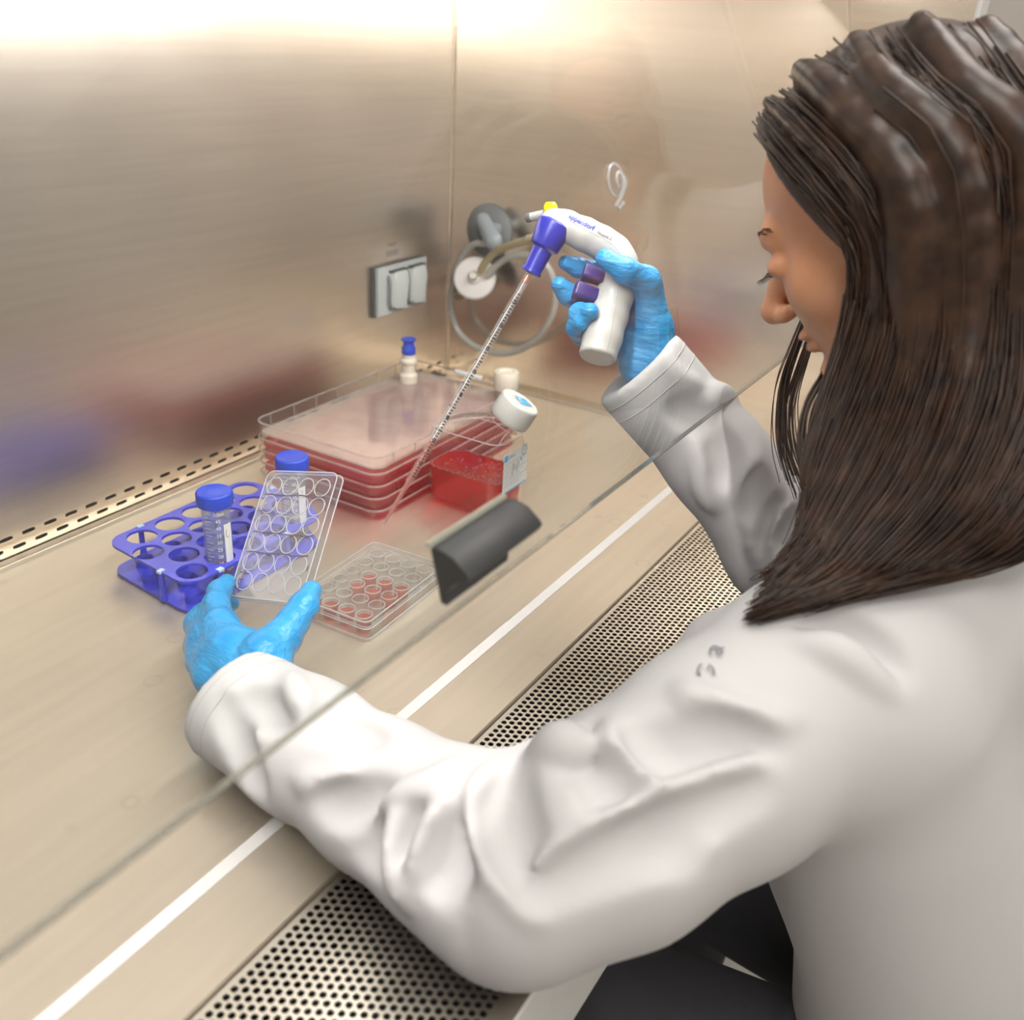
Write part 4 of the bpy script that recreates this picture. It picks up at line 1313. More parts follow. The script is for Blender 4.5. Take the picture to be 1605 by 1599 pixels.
# serological pipette
t0, t1 = n1 - nd.normalized() * .012, Vector((0.6174,0.4935,0.1142))
pd = (t1 - t0); plen = pd.length; pdn = pd.normalized()
pt = empty('serological_pipette', t1)
PR = .0036
MT['pip'] = clear('pipette_glass', (.985, .985, .99), 1.55, .02, .10)
MB().lathe([(.0022, 0), (PR, .003), (PR, plen - .052), (PR * .95, plen - .050), (.0024, plen - .046), (.0023, plen - .018), (.0013, plen - .0005), (.0009, plen), (.0006, plen), (.0018, plen - .03), (PR * .7, plen - .055), (PR * .7, .004)], 24, t0, pdn).build('glass_tube', MT['pip'], pt, True, 40, world=True)
MB().lathe([(.0003, plen - .092), (PR * .66, plen - .091), (PR * .66, plen - .054), (.0017, plen - .045), (.0015, plen - .02), (.0005, plen - .004)], 16, t0, pdn).build('medium', MT['medium_light'], pt, True, 40, world=True)
MB().lathe([(PR * .6, .016), (PR * .69, .0165), (PR * .69, .021), (PR * .6, .0215)], 16, t0, pdn).build('stopper_mark', plain('orange_band', (.75, .18, .08), .5), pt, True, 40, world=True)
s_, u_, _ = frame(pd)
rv = Vector(CAMR[0]); rv = (rv - pdn * rv.dot(pdn)).normalized()
cv = (Vector((0, 0, .53)) - t0.lerp(t1, .5)); cv = (cv - pdn * cv.dot(pdn)).normalized()
gd = MB()
def pfn(x, y):     # x around the tube, y along it from the tip
    a = x / PR
    base = cv * math.cos(a) + rv * math.sin(a)
    return tuple(t1 - pdn * y + base * (PR + .00025))
def tick(xa, xb, yy, th):
    n = 5
    vs = [pfn(xa + (xb - xa) * k / n, yy + h) for h in (0, th) for k in range(n + 1)]
    gd.add(vs, [(k, k + 1, n + 2 + k, n + 1 + k) for k in range(n)])
yy = .055
k = 0
while yy < plen - .035:
    tick(-.0002, .0040 if k % 8 == 0 else (.0032 if k % 4 == 0 else .0024), yy, .0010)
    if k % 8 == 4:
        text_into(gd, str(5 - int(k / 16)), .0056, lambda x, y, yy=yy: pfn(.0016 - y, yy + .0018 + x), 0, .03)
    if k % 8 == 0:
        tick(-.0044, -.0022, yy, .0010)
    yy += .0030; k += 1
gd.build('graduations', MT['ink'], pt, False, world=True)
tag(pt, 'thin graduated glass pipette with red medium in its tip', 'pipette')

# ================================================================== the woman at the cabinet
pe = empty('person', (.79, -.05, -.42))

# ---- gloves
def glove(name, hand, label):
    allp = [p for ch, _ in hand for p in ch]
    fl = Field(*bounds(allp, .04), .0013)
    for ch, rs in hand:
        fl.chain(ch, rs, .0055)
    me = fl.mesh(name, 4)
    o = link(name, me, MT['glove'], pe, True, True)
    o['label'] = label
    return o
LEFT = [
    ([(0.4361,0.4694,0.0555), (0.4479,0.5121,0.0628), (0.4662,0.5441,0.0663)], [.026, .022, .0155]),
    ([(0.4372,0.4707,0.0542), (0.4497,0.5235,0.0551), (0.4627,0.5539,0.0566)], [.024, .022, .0160]),
    ([(0.4391,0.4770,0.0503), (0.4450,0.5258,0.0493), (0.4534,0.5513,0.0512)], [.023, .021, .0150]),
    ([(0.4395,0.4818,0.0470), (0.4361,0.5186,0.0490), (0.4419,0.5414,0.0483)], [.022, .019, .0135]),
    ([(0.4386,0.4673,0.0622), (0.4491,0.4766,0.0741), (0.4721,0.4799,0.0792)], [.024, .020, .0150]),
    ([(0.4562,0.5118,0.0658), (0.4571,0.4845,0.0736)], [.016, .016]),
    # index, middle, ring, little finger, thumb
    ([(0.4662,0.5441,0.0663), (0.4881,0.5736,0.0667), (0.5055,0.5879,0.0665), (0.5202,0.5939,0.0667)], [.0145, .0112, .0100, .0080]),
    ([(0.4627,0.5539,0.0566), (0.4839,0.5848,0.0528), (0.5125,0.6006,0.0421), (0.5284,0.6005,0.0382)], [.0150, .0112, .0098, .0080]),
    ([(0.4534,0.5513,0.0512), (0.4756,0.5845,0.0493), (0.5029,0.6031,0.0369), (0.5180,0.6051,0.0314)], [.0140, .0110, .0095, .0078]),
    ([(0.4419,0.5414,0.0483), (0.4566,0.5667,0.0431), (0.4752,0.5839,0.0368), (0.4902,0.5904,0.0291)], [.0120, .0092, .0085, .0072]),
    ([(0.4721,0.4799,0.0792), (0.4889,0.4840,0.0834), (0.5061,0.4879,0.0880), (0.5233,0.4943,0.0930)], [.0150, .0128, .0120, .0088]),
]
RIGHT = [
    ([(0.8264,0.3278,0.2431), (0.8237,0.3404,0.2735), (0.8314,0.3556,0.3090)], [.024, .021, .0165]),
    ([(0.8271,0.3293,0.2414), (0.8270,0.3459,0.2691), (0.8353,0.3608,0.2940)], [.023, .020, .0160]),
    ([(0.8254,0.3310,0.2402), (0.8219,0.3480,0.2624), (0.8282,0.3599,0.2809)], [.022, .018, .0145]),
    ([(0.8191,0.3319,0.2391), (0.8108,0.3461,0.2568), (0.8165,0.3556,0.2695)], [.021, .016, .0130]),
    ([(0.8184,0.3296,0.2535), (0.8184,0.3366,0.2875), (0.8151,0.3456,0.3244)], [.022, .0190, .0140]),
    ([(0.8046,0.3399,0.2511), (0.8114,0.3473,0.2748)], [.015, .014]),
    # thumb, index, middle, ring, little finger
    ([(0.8151,0.3456,0.3244), (0.8075,0.3443,0.3323), (0.7875,0.3556,0.3425), (0.7820,0.3739,0.3513)], [.0140, .0130, .0108, .0086]),
    ([(0.8342,0.3568,0.3082), (0.8400,0.3835,0.3206), (0.8213,0.4019,0.3291), (0.8055,0.4115,0.3336), (0.7955,0.4200,0.3383)], [.0150, .0110, .0095, .0088, .0070]),
    ([(0.8353,0.3608,0.2940), (0.8307,0.3853,0.2927), (0.8065,0.4034,0.3003), (0.7882,0.4109,0.3119), (0.7800,0.4165,0.3213)], [.0150, .0112, .0100, .0095, .0076]),
    ([(0.8282,0.3599,0.2809), (0.8179,0.3841,0.2783), (0.7887,0.3955,0.2884), (0.7663,0.3864,0.3031), (0.7575,0.3721,0.3092)], [.0140, .0105, .0098, .0090, .0080]),
    ([(0.8165,0.3556,0.2695), (0.8079,0.3779,0.2682), (0.7836,0.3918,0.2782), (0.7642,0.3879,0.2897), (0.7548,0.3785,0.2977)], [.0120, .0092, .0085, .0080, .0070]),
]
glove('glove', LEFT, 'blue glove pinching the clear lid')
glove('glove', RIGHT, 'blue glove gripping the pipette controller')

# ---- lab coat
SL = [(0.4184,0.4737,0.0471), (0.4106,0.3996,0.0486), (0.4006,0.3207,0.0506), (0.3951,0.2532,0.0539), (0.3925,0.2071,0.0590), (0.4379,0.1658,0.0784), (0.5136,0.1255,0.1020), (0.6016,0.0863,0.1256)]
SR_ = [.0470, .0470, .0490, .0560, .0650, .0690, .0740, .0780]
RS = Vector((.975, .055, .150))
SRP = [tuple(RS), (0.9048,0.1340,0.0723), (0.8635,0.1878,0.0883), (0.8334,0.2601,0.1715), (0.8070,0.3368,0.2476)]
SRR = [.072, .062, .058, .0465, .0470]
ct_ = Field((.26, -.34, -.50), (1.10, .56, .40), .0038)
ct_.chain(SL, SR_, .02)
ct_.chain(SRP, SRR, .02)
LS = Vector(SL[-1])
ct_.cone(LS, (.79, .02, .155), .075, .085, .03)
ct_.cone(RS, (.79, .02, .155), .072, .085, .03)
ct_.cone((.79, .03, .09), (.79, -.02, -.10), .150, .150, .04, flat=((0, 1, 0), .72))
ct_.cone((.79, -.02, -.10), (.79, -.09, -.40), .150, .175, .04, flat=((0, 1, 0), .85))
ct_.cone((.70, .12, .08), (.70, .06, -.10), .055, .06, .03)
ct_.cone((.88, .12, .08), (.88, .06, -.10), .055, .06, .03)
ct_.cone(LS + Vector((.02, -.03, -.03)), (.70, -.06, -.22), .085, .11, .04)
ct_.cone((0.5502,0.1736,0.1130), (0.5940,0.1665,0.1325), .016, .022, .02)
# folds of the cloth: (ridge +1 / valley -1, points, radius)
COAT_FOLDS = [
    (1, [(0.3944, 0.4518, 0.0857), (0.3764, 0.4279, 0.0768), (0.3636, 0.4078, 0.0613), (0.3604, 0.3962, 0.0468)], 0.0075),
    (-1, [(0.3803, 0.4478, 0.0821), (0.3676, 0.4295, 0.0706), (0.3596, 0.4125, 0.0590), (0.3573, 0.4008, 0.0478)], 0.0080),
    (-1, [(0.3896, 0.4387, 0.0906), (0.3876, 0.4147, 0.0954), (0.3863, 0.3924, 0.0970)], 0.0070),
    (1, [(0.4208, 0.4219, 0.0959), (0.4024, 0.3955, 0.0975), (0.3968, 0.3730, 0.0948)], 0.0060),
    (-1, [(0.4009, 0.3735, 0.1001), (0.3991, 0.3492, 0.1017), (0.3986, 0.3240, 0.1059)], 0.0070),
    (1, [(0.3638, 0.3615, 0.0709), (0.3623, 0.3319, 0.0821), (0.3689, 0.3160, 0.0909)], 0.0070),
    (-1, [(0.3522, 0.3341, 0.0751), (0.3548, 0.3095, 0.0854), (0.3646, 0.2918, 0.0989)], 0.0080),
    (1, [(0.3508, 0.2916, 0.0741), (0.3583, 0.2789, 0.0910), (0.3688, 0.2702, 0.1020), (0.3785, 0.2581, 0.1104), (0.3949, 0.2571, 0.1137)], 0.0085),
    (-1, [(0.3425, 0.2947, 0.0619), (0.3429, 0.2747, 0.0829), (0.3506, 0.2685, 0.0967)], 0.0095),
    (1, [(0.3640, 0.2749, 0.0971), (0.3493, 0.2646, 0.0865), (0.3388, 0.2560, 0.0719), (0.3339, 0.2484, 0.0605)], 0.0090),
    (-1, [(0.3515, 0.2550, 0.1036), (0.3413, 0.2459, 0.0970), (0.3342, 0.2433, 0.0868)], 0.0100),
    (1, [(0.3744, 0.2431, 0.1143), (0.3593, 0.2411, 0.1071), (0.3455, 0.2416, 0.0939), (0.3363, 0.2470, 0.0734)], 0.0085),
    (-1, [(0.3617, 0.2260, 0.1215), (0.3485, 0.2226, 0.1144), (0.3376, 0.2244, 0.1028), (0.3297, 0.2273, 0.0881)], 0.0100),
    (1, [(0.3963, 0.2318, 0.1210), (0.3739, 0.2228, 0.1191), (0.3547, 0.2011, 0.1099), (0.3493, 0.1826, 0.0986), (0.3477, 0.1699, 0.0856)], 0.0110),
    (-1, [(0.3902, 0.2159, 0.1322), (0.3676, 0.2052, 0.1282), (0.3545, 0.1880, 0.1197), (0.3498, 0.1686, 0.1064)], 0.0110),
    (-1, [(0.4074, 0.1834, 0.1461), (0.4192, 0.1836, 0.1497), (0.4326, 0.1877, 0.1507)], 0.0080),
    (1, [(0.4180, 0.2079, 0.1336), (0.4229, 0.1998, 0.1382), (0.4224, 0.1889, 0.1419)], 0.0120),
    (1, [(0.4422, 0.1780, 0.1489), (0.4242, 0.1565, 0.1457), (0.4186, 0.1302, 0.1346), (0.4253, 0.1040, 0.1149)], 0.0110),
    (-1, [(0.4387, 0.1582, 0.1583), (0.4403, 0.1301, 0.1566), (0.4483, 0.1052, 0.1538)], 0.0120),
    (-1, [(0.4080, 0.1714, 0.1493), (0.3998, 0.1545, 0.1451), (0.3972, 0.1322, 0.1356), (0.4058, 0.1062, 0.1168)], 0.0110),
    (1, [(0.4819, 0.1492, 0.1660), (0.4751, 0.1317, 0.1651), (0.4773, 0.1077, 0.1628), (0.4971, 0.0849, 0.1628)], 0.0110),
    (-1, [(0.4560, 0.1297, 0.1651), (0.4569, 0.1097, 0.1621), (0.4678, 0.0900, 0.1610)], 0.0110),
    (1, [(0.3584, 0.1782, 0.1065), (0.3811, 0.1585, 0.1193), (0.4056, 0.1360, 0.1315), (0.4393, 0.1151, 0.1385), (0.4671, 0.0919, 0.1490)], 0.0090),
    (-1, [(0.3472, 0.1689, 0.1037), (0.3748, 0.1431, 0.1192), (0.4151, 0.1122, 0.1323), (0.4521, 0.0853, 0.1421)], 0.0110),
    (-1, [(0.5526, 0.0948, 0.2002), (0.5560, 0.0706, 0.1997), (0.5568, 0.0387, 0.1869)], 0.0120),
    (1, [(0.5455, 0.0973, 0.1875), (0.5498, 0.0717, 0.1858), (0.5513, 0.0413, 0.1711)], 0.0100),
    (1, [(0.7854, 0.2686, 0.2058), (0.7842, 0.2604, 0.1833), (0.7868, 0.2534, 0.1588), (0.7922, 0.2456, 0.1427)], 0.0060),
    (-1, [(0.7921, 0.2512, 0.2143), (0.7891, 0.2378, 0.1942), (0.7863, 0.2331, 0.1713)], 0.0075),
    (1, [(0.8144, 0.2233, 0.1970), (0.8052, 0.2193, 0.1780), (0.8019, 0.2165, 0.1576), (0.8005, 0.2156, 0.1335)], 0.0065),
    (-1, [(0.8068, 0.2117, 0.1795), (0.8021, 0.2079, 0.1601), (0.7977, 0.2076, 0.1392)], 0.0060),
    (1, [(0.8172, 0.1982, 0.1585), (0.8091, 0.1973, 0.1411), (0.8036, 0.2001, 0.1193), (0.8024, 0.2031, 0.1033)], 0.0060),
    (-1, [(0.8160, 0.1902, 0.1562), (0.8053, 0.1905, 0.1369), (0.7986, 0.1931, 0.1097)], 0.0055),
    (1, [(0.8294, 0.1821, 0.1508), (0.8136, 0.1824, 0.1307), (0.8052, 0.1853, 0.1081)], 0.0065),
    (-1, [(0.8304, 0.1704, 0.1475), (0.8128, 0.1721, 0.1311), (0.8032, 0.1760, 0.1134)], 0.0055),
    (1, [(0.7994, 0.2687, 0.2347), (0.8224, 0.2664, 0.2416), (0.8446, 0.2578, 0.2293)], 0.0055),
    (-1, [(0.7754, 0.2870, 0.2347), (0.7828, 0.2741, 0.2297), (0.7903, 0.2607, 0.2217)], 0.0055),
    (1, [(0.7856, 0.3091, 0.2746), (0.7872, 0.2955, 0.2595), (0.8021, 0.2789, 0.2503)], 0.0045),
]
for sg, pts, r in COAT_FOLDS:
    q = spline(pts, 4)
    n_ = len(q)
    rs = [r * (.35 + .65 * math.sin(math.pi * (i + .6) / (n_ + .2))) for i in range(n_)]
    ct_.chain([tuple(p) for p in q], rs, .010 if sg > 0 else .016, sg < 0)
# sleeve ends: cut square and hollow, so that the gloves come out of an opening
dl = (Vector(SL[0]) - Vector(SL[1])).normalized()
dr = (Vector(SRP[-1]) - Vector(SRP[-2])).normalized()
for p, d, r in ((Vector(SL[0]) + dl * .010, (dl + Vector((.05, .05, .20))).normalized(), .037), (Vector(SRP[-1]) + dr * .008, dr, .037)):
    ct_.slab(p, d, .085, .003)
    ct_.cone(p + d * .018, p + d * .05, r, r, .003, True)
me = ct_.mesh('lab_coat', 9)
vv = np.empty(len(me.vertices) * 3, np.float32); me.vertices.foreach_get('co', vv)
vv = vv.reshape(-1, 3)
rest = (vv[:, 1] > .17) & (vv[:, 2] < -.0016) & (vv[:, 2] > -.04)      # the elbow rests on the grille
vv[rest, 2] = -.0016
me.vertices.foreach_set('co', vv.ravel()); me.update()
coat = link('lab_coat', me, MT['coat'], pe, True, True)
coat['label'] = 'white cotton lab coat'
coat_bvh = bvh_of(me)
go_, gx_, gn_ = Vector((0.5414,0.1538,0.1450)), Vector((0.5495,0.1524,0.1577)), (Vector((0, 0, .53)) - Vector((0.5414,0.1538,0.1450))).normalized()
gx_ = (gx_ - go_).normalized(); gy_ = gn_.cross(gx_).normalized()
mb = MB()
def coat_pt(x, y):
    h = coat_bvh.ray_cast(go_ + gx_ * x + gy_ * y + gn_ * .06, -gn_)
    return tuple(h[0] + gn_ * .0040) if h[0] is not None else tuple(go_)
stroke_into(mb, [(.0045 * math.cos(math.radians(50 + a)), .0050 * math.sin(math.radians(50 + a))) for a in range(0, 285, 15)] + [(.0045, -.0005), (.0015, -.0005)], .0013, coat_pt)
stroke_into(mb, [(.014 + .003 * math.cos(math.radians(160 - a)), .003 * math.sin(math.radians(160 - a))) for a in range(0, 160, 15)] + [(.0172, -.0035), (.0185, -.0045)], .0012, coat_pt)
stroke_into(mb, [(.0172, -.0005), (.014, -.0012), (.0125, -.0030), (.0145, -.0045), (.0170, -.0030)], .0012, coat_pt)
mb.build('embroidered_letters', MT['ink_soft'], coat, False, world=True)
tag(pe, 'woman in a white lab coat and blue gloves working at the cabinet', 'person')

# stitched hems of the cuffs
for p, d, t_ in ((Vector(SL[0]) + dl * .010, (dl + Vector((.05, .05, .20))).normalized(), (.010, .024)), (Vector(SRP[-1]) + dr * .008, dr, (.012, .026))):
    s1_, s2_, _ = frame(d)
    for t__ in t_:
        pts = []
        for k in range(48):
            a = 2 * math.pi * k / 48
            dirv = s1_ * math.cos(a) + s2_ * math.sin(a)
            h = coat_bvh.ray_cast(p - d * t__ + dirv * .09, -dirv)
            if h[0] is not None and (h[0] - p).length < .085: pts.append(h[0] + dirv * .0001)
        if len(pts) > 30:
            MB().tube(pts, .0005, 5, closed=True).build('cuff_stitching', plain('hem_thread', (.50, .49, .48), .9), coat, True, 80, world=True)

# ---- head
PT = math.radians(33)
HF = Vector((.03, math.cos(PT), -math.sin(PT))).normalized()
HU = Vector((0, math.sin(PT), math.cos(PT)))
HR = HF.cross(HU).normalized(); HU = HR.cross(HF).normalized()
NT = Vector((0.7844,0.2270,0.3267))
HC = NT - HF * .1185 + HU * .030
def hp(x, y, z): return tuple(HC + HR * x + HF * y + HU * z)
def build_head(pe, HC, HR, HF, HU, neck, glasses=False):
    def hp(x, y, z): return tuple(HC + HR * x + HF * y + HU * z)
    HRM = [[HR[i], HF[i], HU[i]] for i in range(3)]
    hd_ = Field(HC - Vector((.14, .17, .24)), HC + Vector((.14, .17, .16)), .0021)
    def he(x, y, z, r, k=.008, cut=False): hd_.ell(hp(x, y, z), r, HRM, k, cut)
    he(0, -.012, .035, (.073, .092, .083), .01)
    he(0, .028, -.028, (.057, .060, .080), .02)
    for s in (-1, 1):
        hd_.cone(hp(s * .046, .0, -.055), hp(s * .012, .070, -.096), .022, .014, .02)
        he(s * .036, .052, -.022, (.022, .022, .022), .02)
    hd_.cone(hp(-.012, .074, -.098), hp(.012, .074, -.098), .014, .014, .012)
    hd_.cone(hp(-.030, .072, .024), hp(.030, .072, .024), .012, .012, .014)
    hd_.cone(hp(0, .080, .014), hp(0, .1075, -.028), .0065, .0095, .010)
    he(0, .1075, -.0300, (.0105, .0105, .0100), .005)
    for s in (-1, 1):
        he(s * .0105, .0960, -.0345, (.0075, .0095, .0075), .004)
        he(s * .031, .090, .004, (.017, .012, .010), .010, True)
        he(s * .032, .0740, .002, (.0150, .0125, .0105), .004)
    he(0, .085, -.056, (.021, .0095, .0055), .005)
    he(0, .083, -.067, (.018, .0095, .0065), .005)
    hd_.cone(hp(-.019, .0905, -.0612), hp(.019, .0905, -.0612), .0016, .0016, .002, True)
    for s in (-1, 1):
        he(s * .0075, .0975, -.0420, (.0042, .0070, .0050), .0015, True)
        he(s * .072, -.010, -.004, (.007, .020, .031), .006)
    hd_.cone(hp(0, -.025, -.05), neck, .050, .056, .03)
    me = hd_.mesh('body', 3)
    hd_o = link('body', me, MT['skin'], pe, True, True)
    hd_o['label'] = 'face and neck'
    lip = Field(HC - Vector((.05, .02, .16)), HC + Vector((.05, .16, .0)), .0012)
    lip.ell(hp(0, .0856, -.0565), (.0195, .0098, .0046), HRM, .001)
    lip.ell(hp(0, .0836, -.0668), (.0165, .0098, .0056), HRM, .001)
    link('lips', lip.mesh('lips', 3), plain('lip_skin', (.52, .17, .13), .4), pe, True, True)
    for s in (-1, 1):
        ey = MB().lathe([(.0003, -.0095), (.006, -.0075), (.0095, 0), (.006, .0075), (.0003, .0095)], 20, hp(s * .032, .0772, .0000), HF).build('eye', plain('eye_white', (.8, .78, .75), .2), pe, True, 80, world=True)
        MB().lathe([(.0045, .0084), (.003, .0093), (.0003, .0096)], 16, hp(s * .032, .0772, .0000), HF).build('iris', plain('dark_iris', (.03, .015, .01), .15), ey, True, 80, world=True)
        lm = MB()
        for k in range(16):
            t = (k / 15 - .5) * 2
            b = Vector(hp(s * .032 + t * .0150, .0880 - .007 * t * t, .0010 - .003 * t * t))
            e = b + HF * .009 + HU * (-.002) + HR * (t * .004)
            lm.tube([b, b.lerp(e, .5) - HU * .0008, e], [.0004, .0003, .0001], 4)
        lm.tube([hp(s * .032 + (k / 8 - .5) * .032, .0880 - .032 * (k / 8 - .5) ** 2, .0012 - .012 * (k / 8 - .5) ** 2) for k in range(9)], .0008, 6)
        lm.build('eyelashes', MT['hair'], ey, True, 80, world=True)
        bm_ = MB()
        for k in range(40):
            t = k / 39
            b = Vector(hp(s * (.014 + .034 * t),   .0862 - .016 * t * t - .004 * t, .0245 + .006 * math.sin(t * 2.2) + random.uniform(-.0025, .0025)))
            e = b + HR * (s * .006) + HU * .0015 + HF * .001
            bm_.tube([b, e], [.0005, .0002], 4)
        bm_.build('eyebrow', MT['hair'], pe, True, 80, world=True)
    return HRM

HRM = build_head(pe, HC, HR, HF, HU, (.795, .035, .20))

# ---- hair
GUIDES = [
    [hp(-.012, .052, .114), hp(-.055, .042, .092), hp(-.080, .022, .045), hp(-.087, .004, .000), (0.7103,0.1401,0.3707), (0.7091,0.1410,0.3336), (0.6954,0.1427,0.2980), (0.6729,0.1425,0.2678), (0.6569,0.1363,0.2449), (0.6293,0.1288,0.2098)],
    [hp(-.030, .055, .105), hp(-.068, .035, .075), hp(-.083, .012, .020), (0.7206,0.1502,0.3853), (0.7132,0.1460,0.3458), (0.6993,0.1463,0.3108), (0.6753,0.1444,0.2739), (0.6593,0.1399,0.2505), (0.6403,0.1260,0.2215), (0.6145,0.1299,0.2032)],
    [hp(-.030, .040, .115), hp(-.070, .015, .085), hp(-.088, -.010, .020), (0.7029,0.1237,0.3839), (0.6926,0.1178,0.3377), (0.6731,0.1219,0.2855), (0.6474,0.1269,0.2437), (0.6323,0.1287,0.2239), (0.6154,0.1335,0.2082), (0.5967,0.1427,0.1962)],
    [hp(-.030, .010, .122), hp(-.070, -.015, .090), hp(-.088, -.040, .020), (0.6963,0.0986,0.3808), (0.6836,0.0901,0.3278), (0.6601,0.0941,0.2731), (0.6271,0.1061,0.2234), (0.6059,0.1108,0.2102), (0.5722,0.1211,0.2027), (0.5507,0.1395,0.1868)],
    [hp(-.030, -.030, .120), hp(-.072, -.045, .080), hp(-.080, -.070, .020), (0.7032,0.0684,0.3849), (0.6817,0.0587,0.3265), (0.6528,0.0634,0.2654), (0.6166,0.0839,0.2231), (0.5861,0.0916,0.2165), (0.5617,0.1118,0.2050), (0.5473,0.1371,0.1875)],
    [hp(-.030, -.070, .110), hp(-.060, -.085, .060), hp(-.060, -.105, .000), (0.7194,0.0387,0.3830), (0.6917,0.0225,0.3188), (0.6519,0.0301,0.2617), (0.6270,0.0560,0.2191), (0.5893,0.0740,0.2174), (0.5669,0.0954,0.2100), (0.5480,0.1286,0.1924)],
    [hp(.000, -.100, .090), hp(-.020, -.115, .030), hp(-.020, -.120, -.030), (0.7561,0.0019,0.3650), (0.7174,-0.0194,0.2988), (0.6702,-0.0173,0.2503), (0.6632,0.0092,0.2201), (0.6372,0.0327,0.2166), (0.6012,0.0582,0.2164), (0.5616,0.0994,0.2063)],
]
GN = [np.array(spline(g, 4)) for g in GUIDES]
hf = Field(*bounds([p for g in GN for p in g] + [tuple(HC)], .16), .0032)
hf.ell(hp(0, -.018, .040), (.083, .097, .088), HRM, .01)
hf.ell(hp(0, .085, -.030), (.120, .075, .130), HRM, .006, True)
for gi, g in enumerate(GN):
    if gi < 2: continue
    rr = [(.007 + .017 * math.sin(min(1, (i + 1) / 20) * 1.55)) * max(.05, 1 - 1.30 * max(0, i / (len(g) - 1) - .30) / .40) for i in range(len(g))]
    if gi == 2: rr = [r * .55 for r in rr]
    nn_ = int(len(g) * .74)
    hf.chain([tuple(p) for p in g[:nn_]], rr[:nn_], .007)
link_h = link('hair', hf.mesh('hair', 3), MT['hair'], pe, True, True)
link_h['label'] = 'long dark brown hair'
hm = MB()
for k in range(2000):
    q = float(np.clip((int(RNG.random() * 40) + .5) / 40 * (len(GN) - 1) + RNG.normal(0, .035), 0, len(GN) - 1.001))
    i, t = int(q), q - int(q)
    g = GN[i] * (1 - t) + GN[i + 1] * t
    n = len(g)
    out = np.array([-.62, -.25, .55]) * RNG.uniform(.004, .022)
    amp = RNG.normal(0, 1, 3) * .0045
    ph = RNG.uniform(0, 6)
    s0 = RNG.uniform(0, .25) if RNG.random() < .6 else RNG.uniform(.3, .55); s1 = RNG.uniform(.80, 1.0)
    idx = np.linspace(s0 * (n - 1), s1 * (n - 1), 18)
    pts = []
    for j, u in enumerate(idx):
        a = int(min(u, n - 2)); f = u - a
        p = g[a] * (1 - f) + g[a + 1] * f
        w_ = u / (n - 1)
        fat = math.sin(min(1, (u + 1) / 20) * 1.55) * (1 - .85 * w_ ** 1.6)
        pts.append(p + out * (fat + .12) + amp * math.sin(w_ * 5 + ph) * (1 - .5 * w_))
    hm.tube(pts, [.0009 * (1 - .6 * j / 17) for j in range(18)], 4)
for pts, cnt, sg in (([(0.8622,0.2073,0.3299), (0.8355,0.2082,0.2955), (0.8130,0.2072,0.2667), (0.7922,0.1985,0.2397), (0.7782,0.1878,0.2205), (0.7642,0.1725,0.2031)], 26, .0030), ([(0.8527,0.1992,0.3164), (0.8270,0.1986,0.2823), (0.7998,0.1955,0.2499), (0.7760,0.1804,0.2203), (0.7566,0.1585,0.1982)], 22, .0036),
            ([(0.7089,0.1529,0.3117), (0.6913,0.1561,0.2910), (0.6736,0.1503,0.2679), (0.6581,0.1379,0.2465), (0.6412,0.1245,0.2216)], 26, .0022), ([(0.6654,0.1413,0.2581), (0.6524,0.1304,0.2357), (0.6377,0.1263,0.2173), (0.6100,0.1367,0.1977)], 26, .0022), ([(0.6432,0.1157,0.2387), (0.6299,0.1149,0.2193), (0.6135,0.1233,0.2059), (0.5937,0.1429,0.1980)], 20, .0025)):
    for k in range(cnt):
        o_ = RNG.normal(0, sg, 3)
        q = spline(pts, 4)
        hm.tube([np.array(p) + o_ * (.6 + i * .06) for i, p in enumerate(q)], [.0006 * (1 - .5 * i / len(q)) for i in range(len(q))], 4)
hs_ = hm.build('hair_strands', MT['hair'], link_h, True, 0, world=True)
hs_['kind'] = 'stuff'

# ================================================================== a colleague beside her, whom the sash reflects
co = empty('person', (1.53, -.10, -.9))
cf = Field((1.22, -.46, -.62), (1.82, .26, .56), .0055)
cf.cone((1.545, .075, .365), (1.545, -.245, .365), .070, .070, .03)
cf.cone((1.535, -.085, .33), (1.55, -.09, .00), .150, .145, .05, flat=((1, 0, 0), .72))
cf.cone((1.55, -.09, .00), (1.56, -.09, -.55), .150, .185, .05, flat=((1, 0, 0), .85))
for sy, ey, hy in ((.085, .13, .02), (-.255, -.30, -.20)):
    cf.chain([(1.55, sy, .355), (1.56, ey, .10), (1.40, hy, -.04)], [.068, .055, .046], .02)
cf.chain([(1.455, -.035, .475), (1.425, -.055, .36), (1.412, -.085, .24)], [.014, .020, .014], .012)
cf.chain([(1.455, -.125, .475), (1.425, -.110, .36), (1.412, -.090, .24)], [.014, .020, .014], .012)
cf.chain([(1.468, -.020, .485), (1.53, -.02, .475), (1.565, -.08, .485), (1.53, -.15, .475), (1.468, -.140, .485)], [.014, .016, .018, .016, .014], .012)
c_o = link('lab_coat', cf.mesh('lab_coat', 4), MT['coat'], co, True, True)
for k in range(3):
    MB().lathe([(.0065, 0), (.0065, .002), (.004, .003)], 16, (1.405 + .004 * k, -.092, .22 - .09 * k), (-1, 0, .1)).build('button', MT['white_cap'], c_o, True, 40, world=True)
F2 = Vector((-.90, .22, -.36)).normalized()
U2 = Vector((0, 0, 1)); R2 = F2.cross(U2).normalized(); U2 = R2.cross(F2).normalized()
H2 = Vector((1.50, -.085, .625))
build_head(co, H2, R2, F2, U2, (1.545, -.085, .42))
h2 = Field(H2 - Vector((.15, .15, .12)), H2 + Vector((.15, .15, .17)), .004)
RM2 = [[R2[i], F2[i], U2[i]] for i in range(3)]
def h2p(x, y, z): return tuple(H2 + R2 * x + F2 * y + U2 * z)
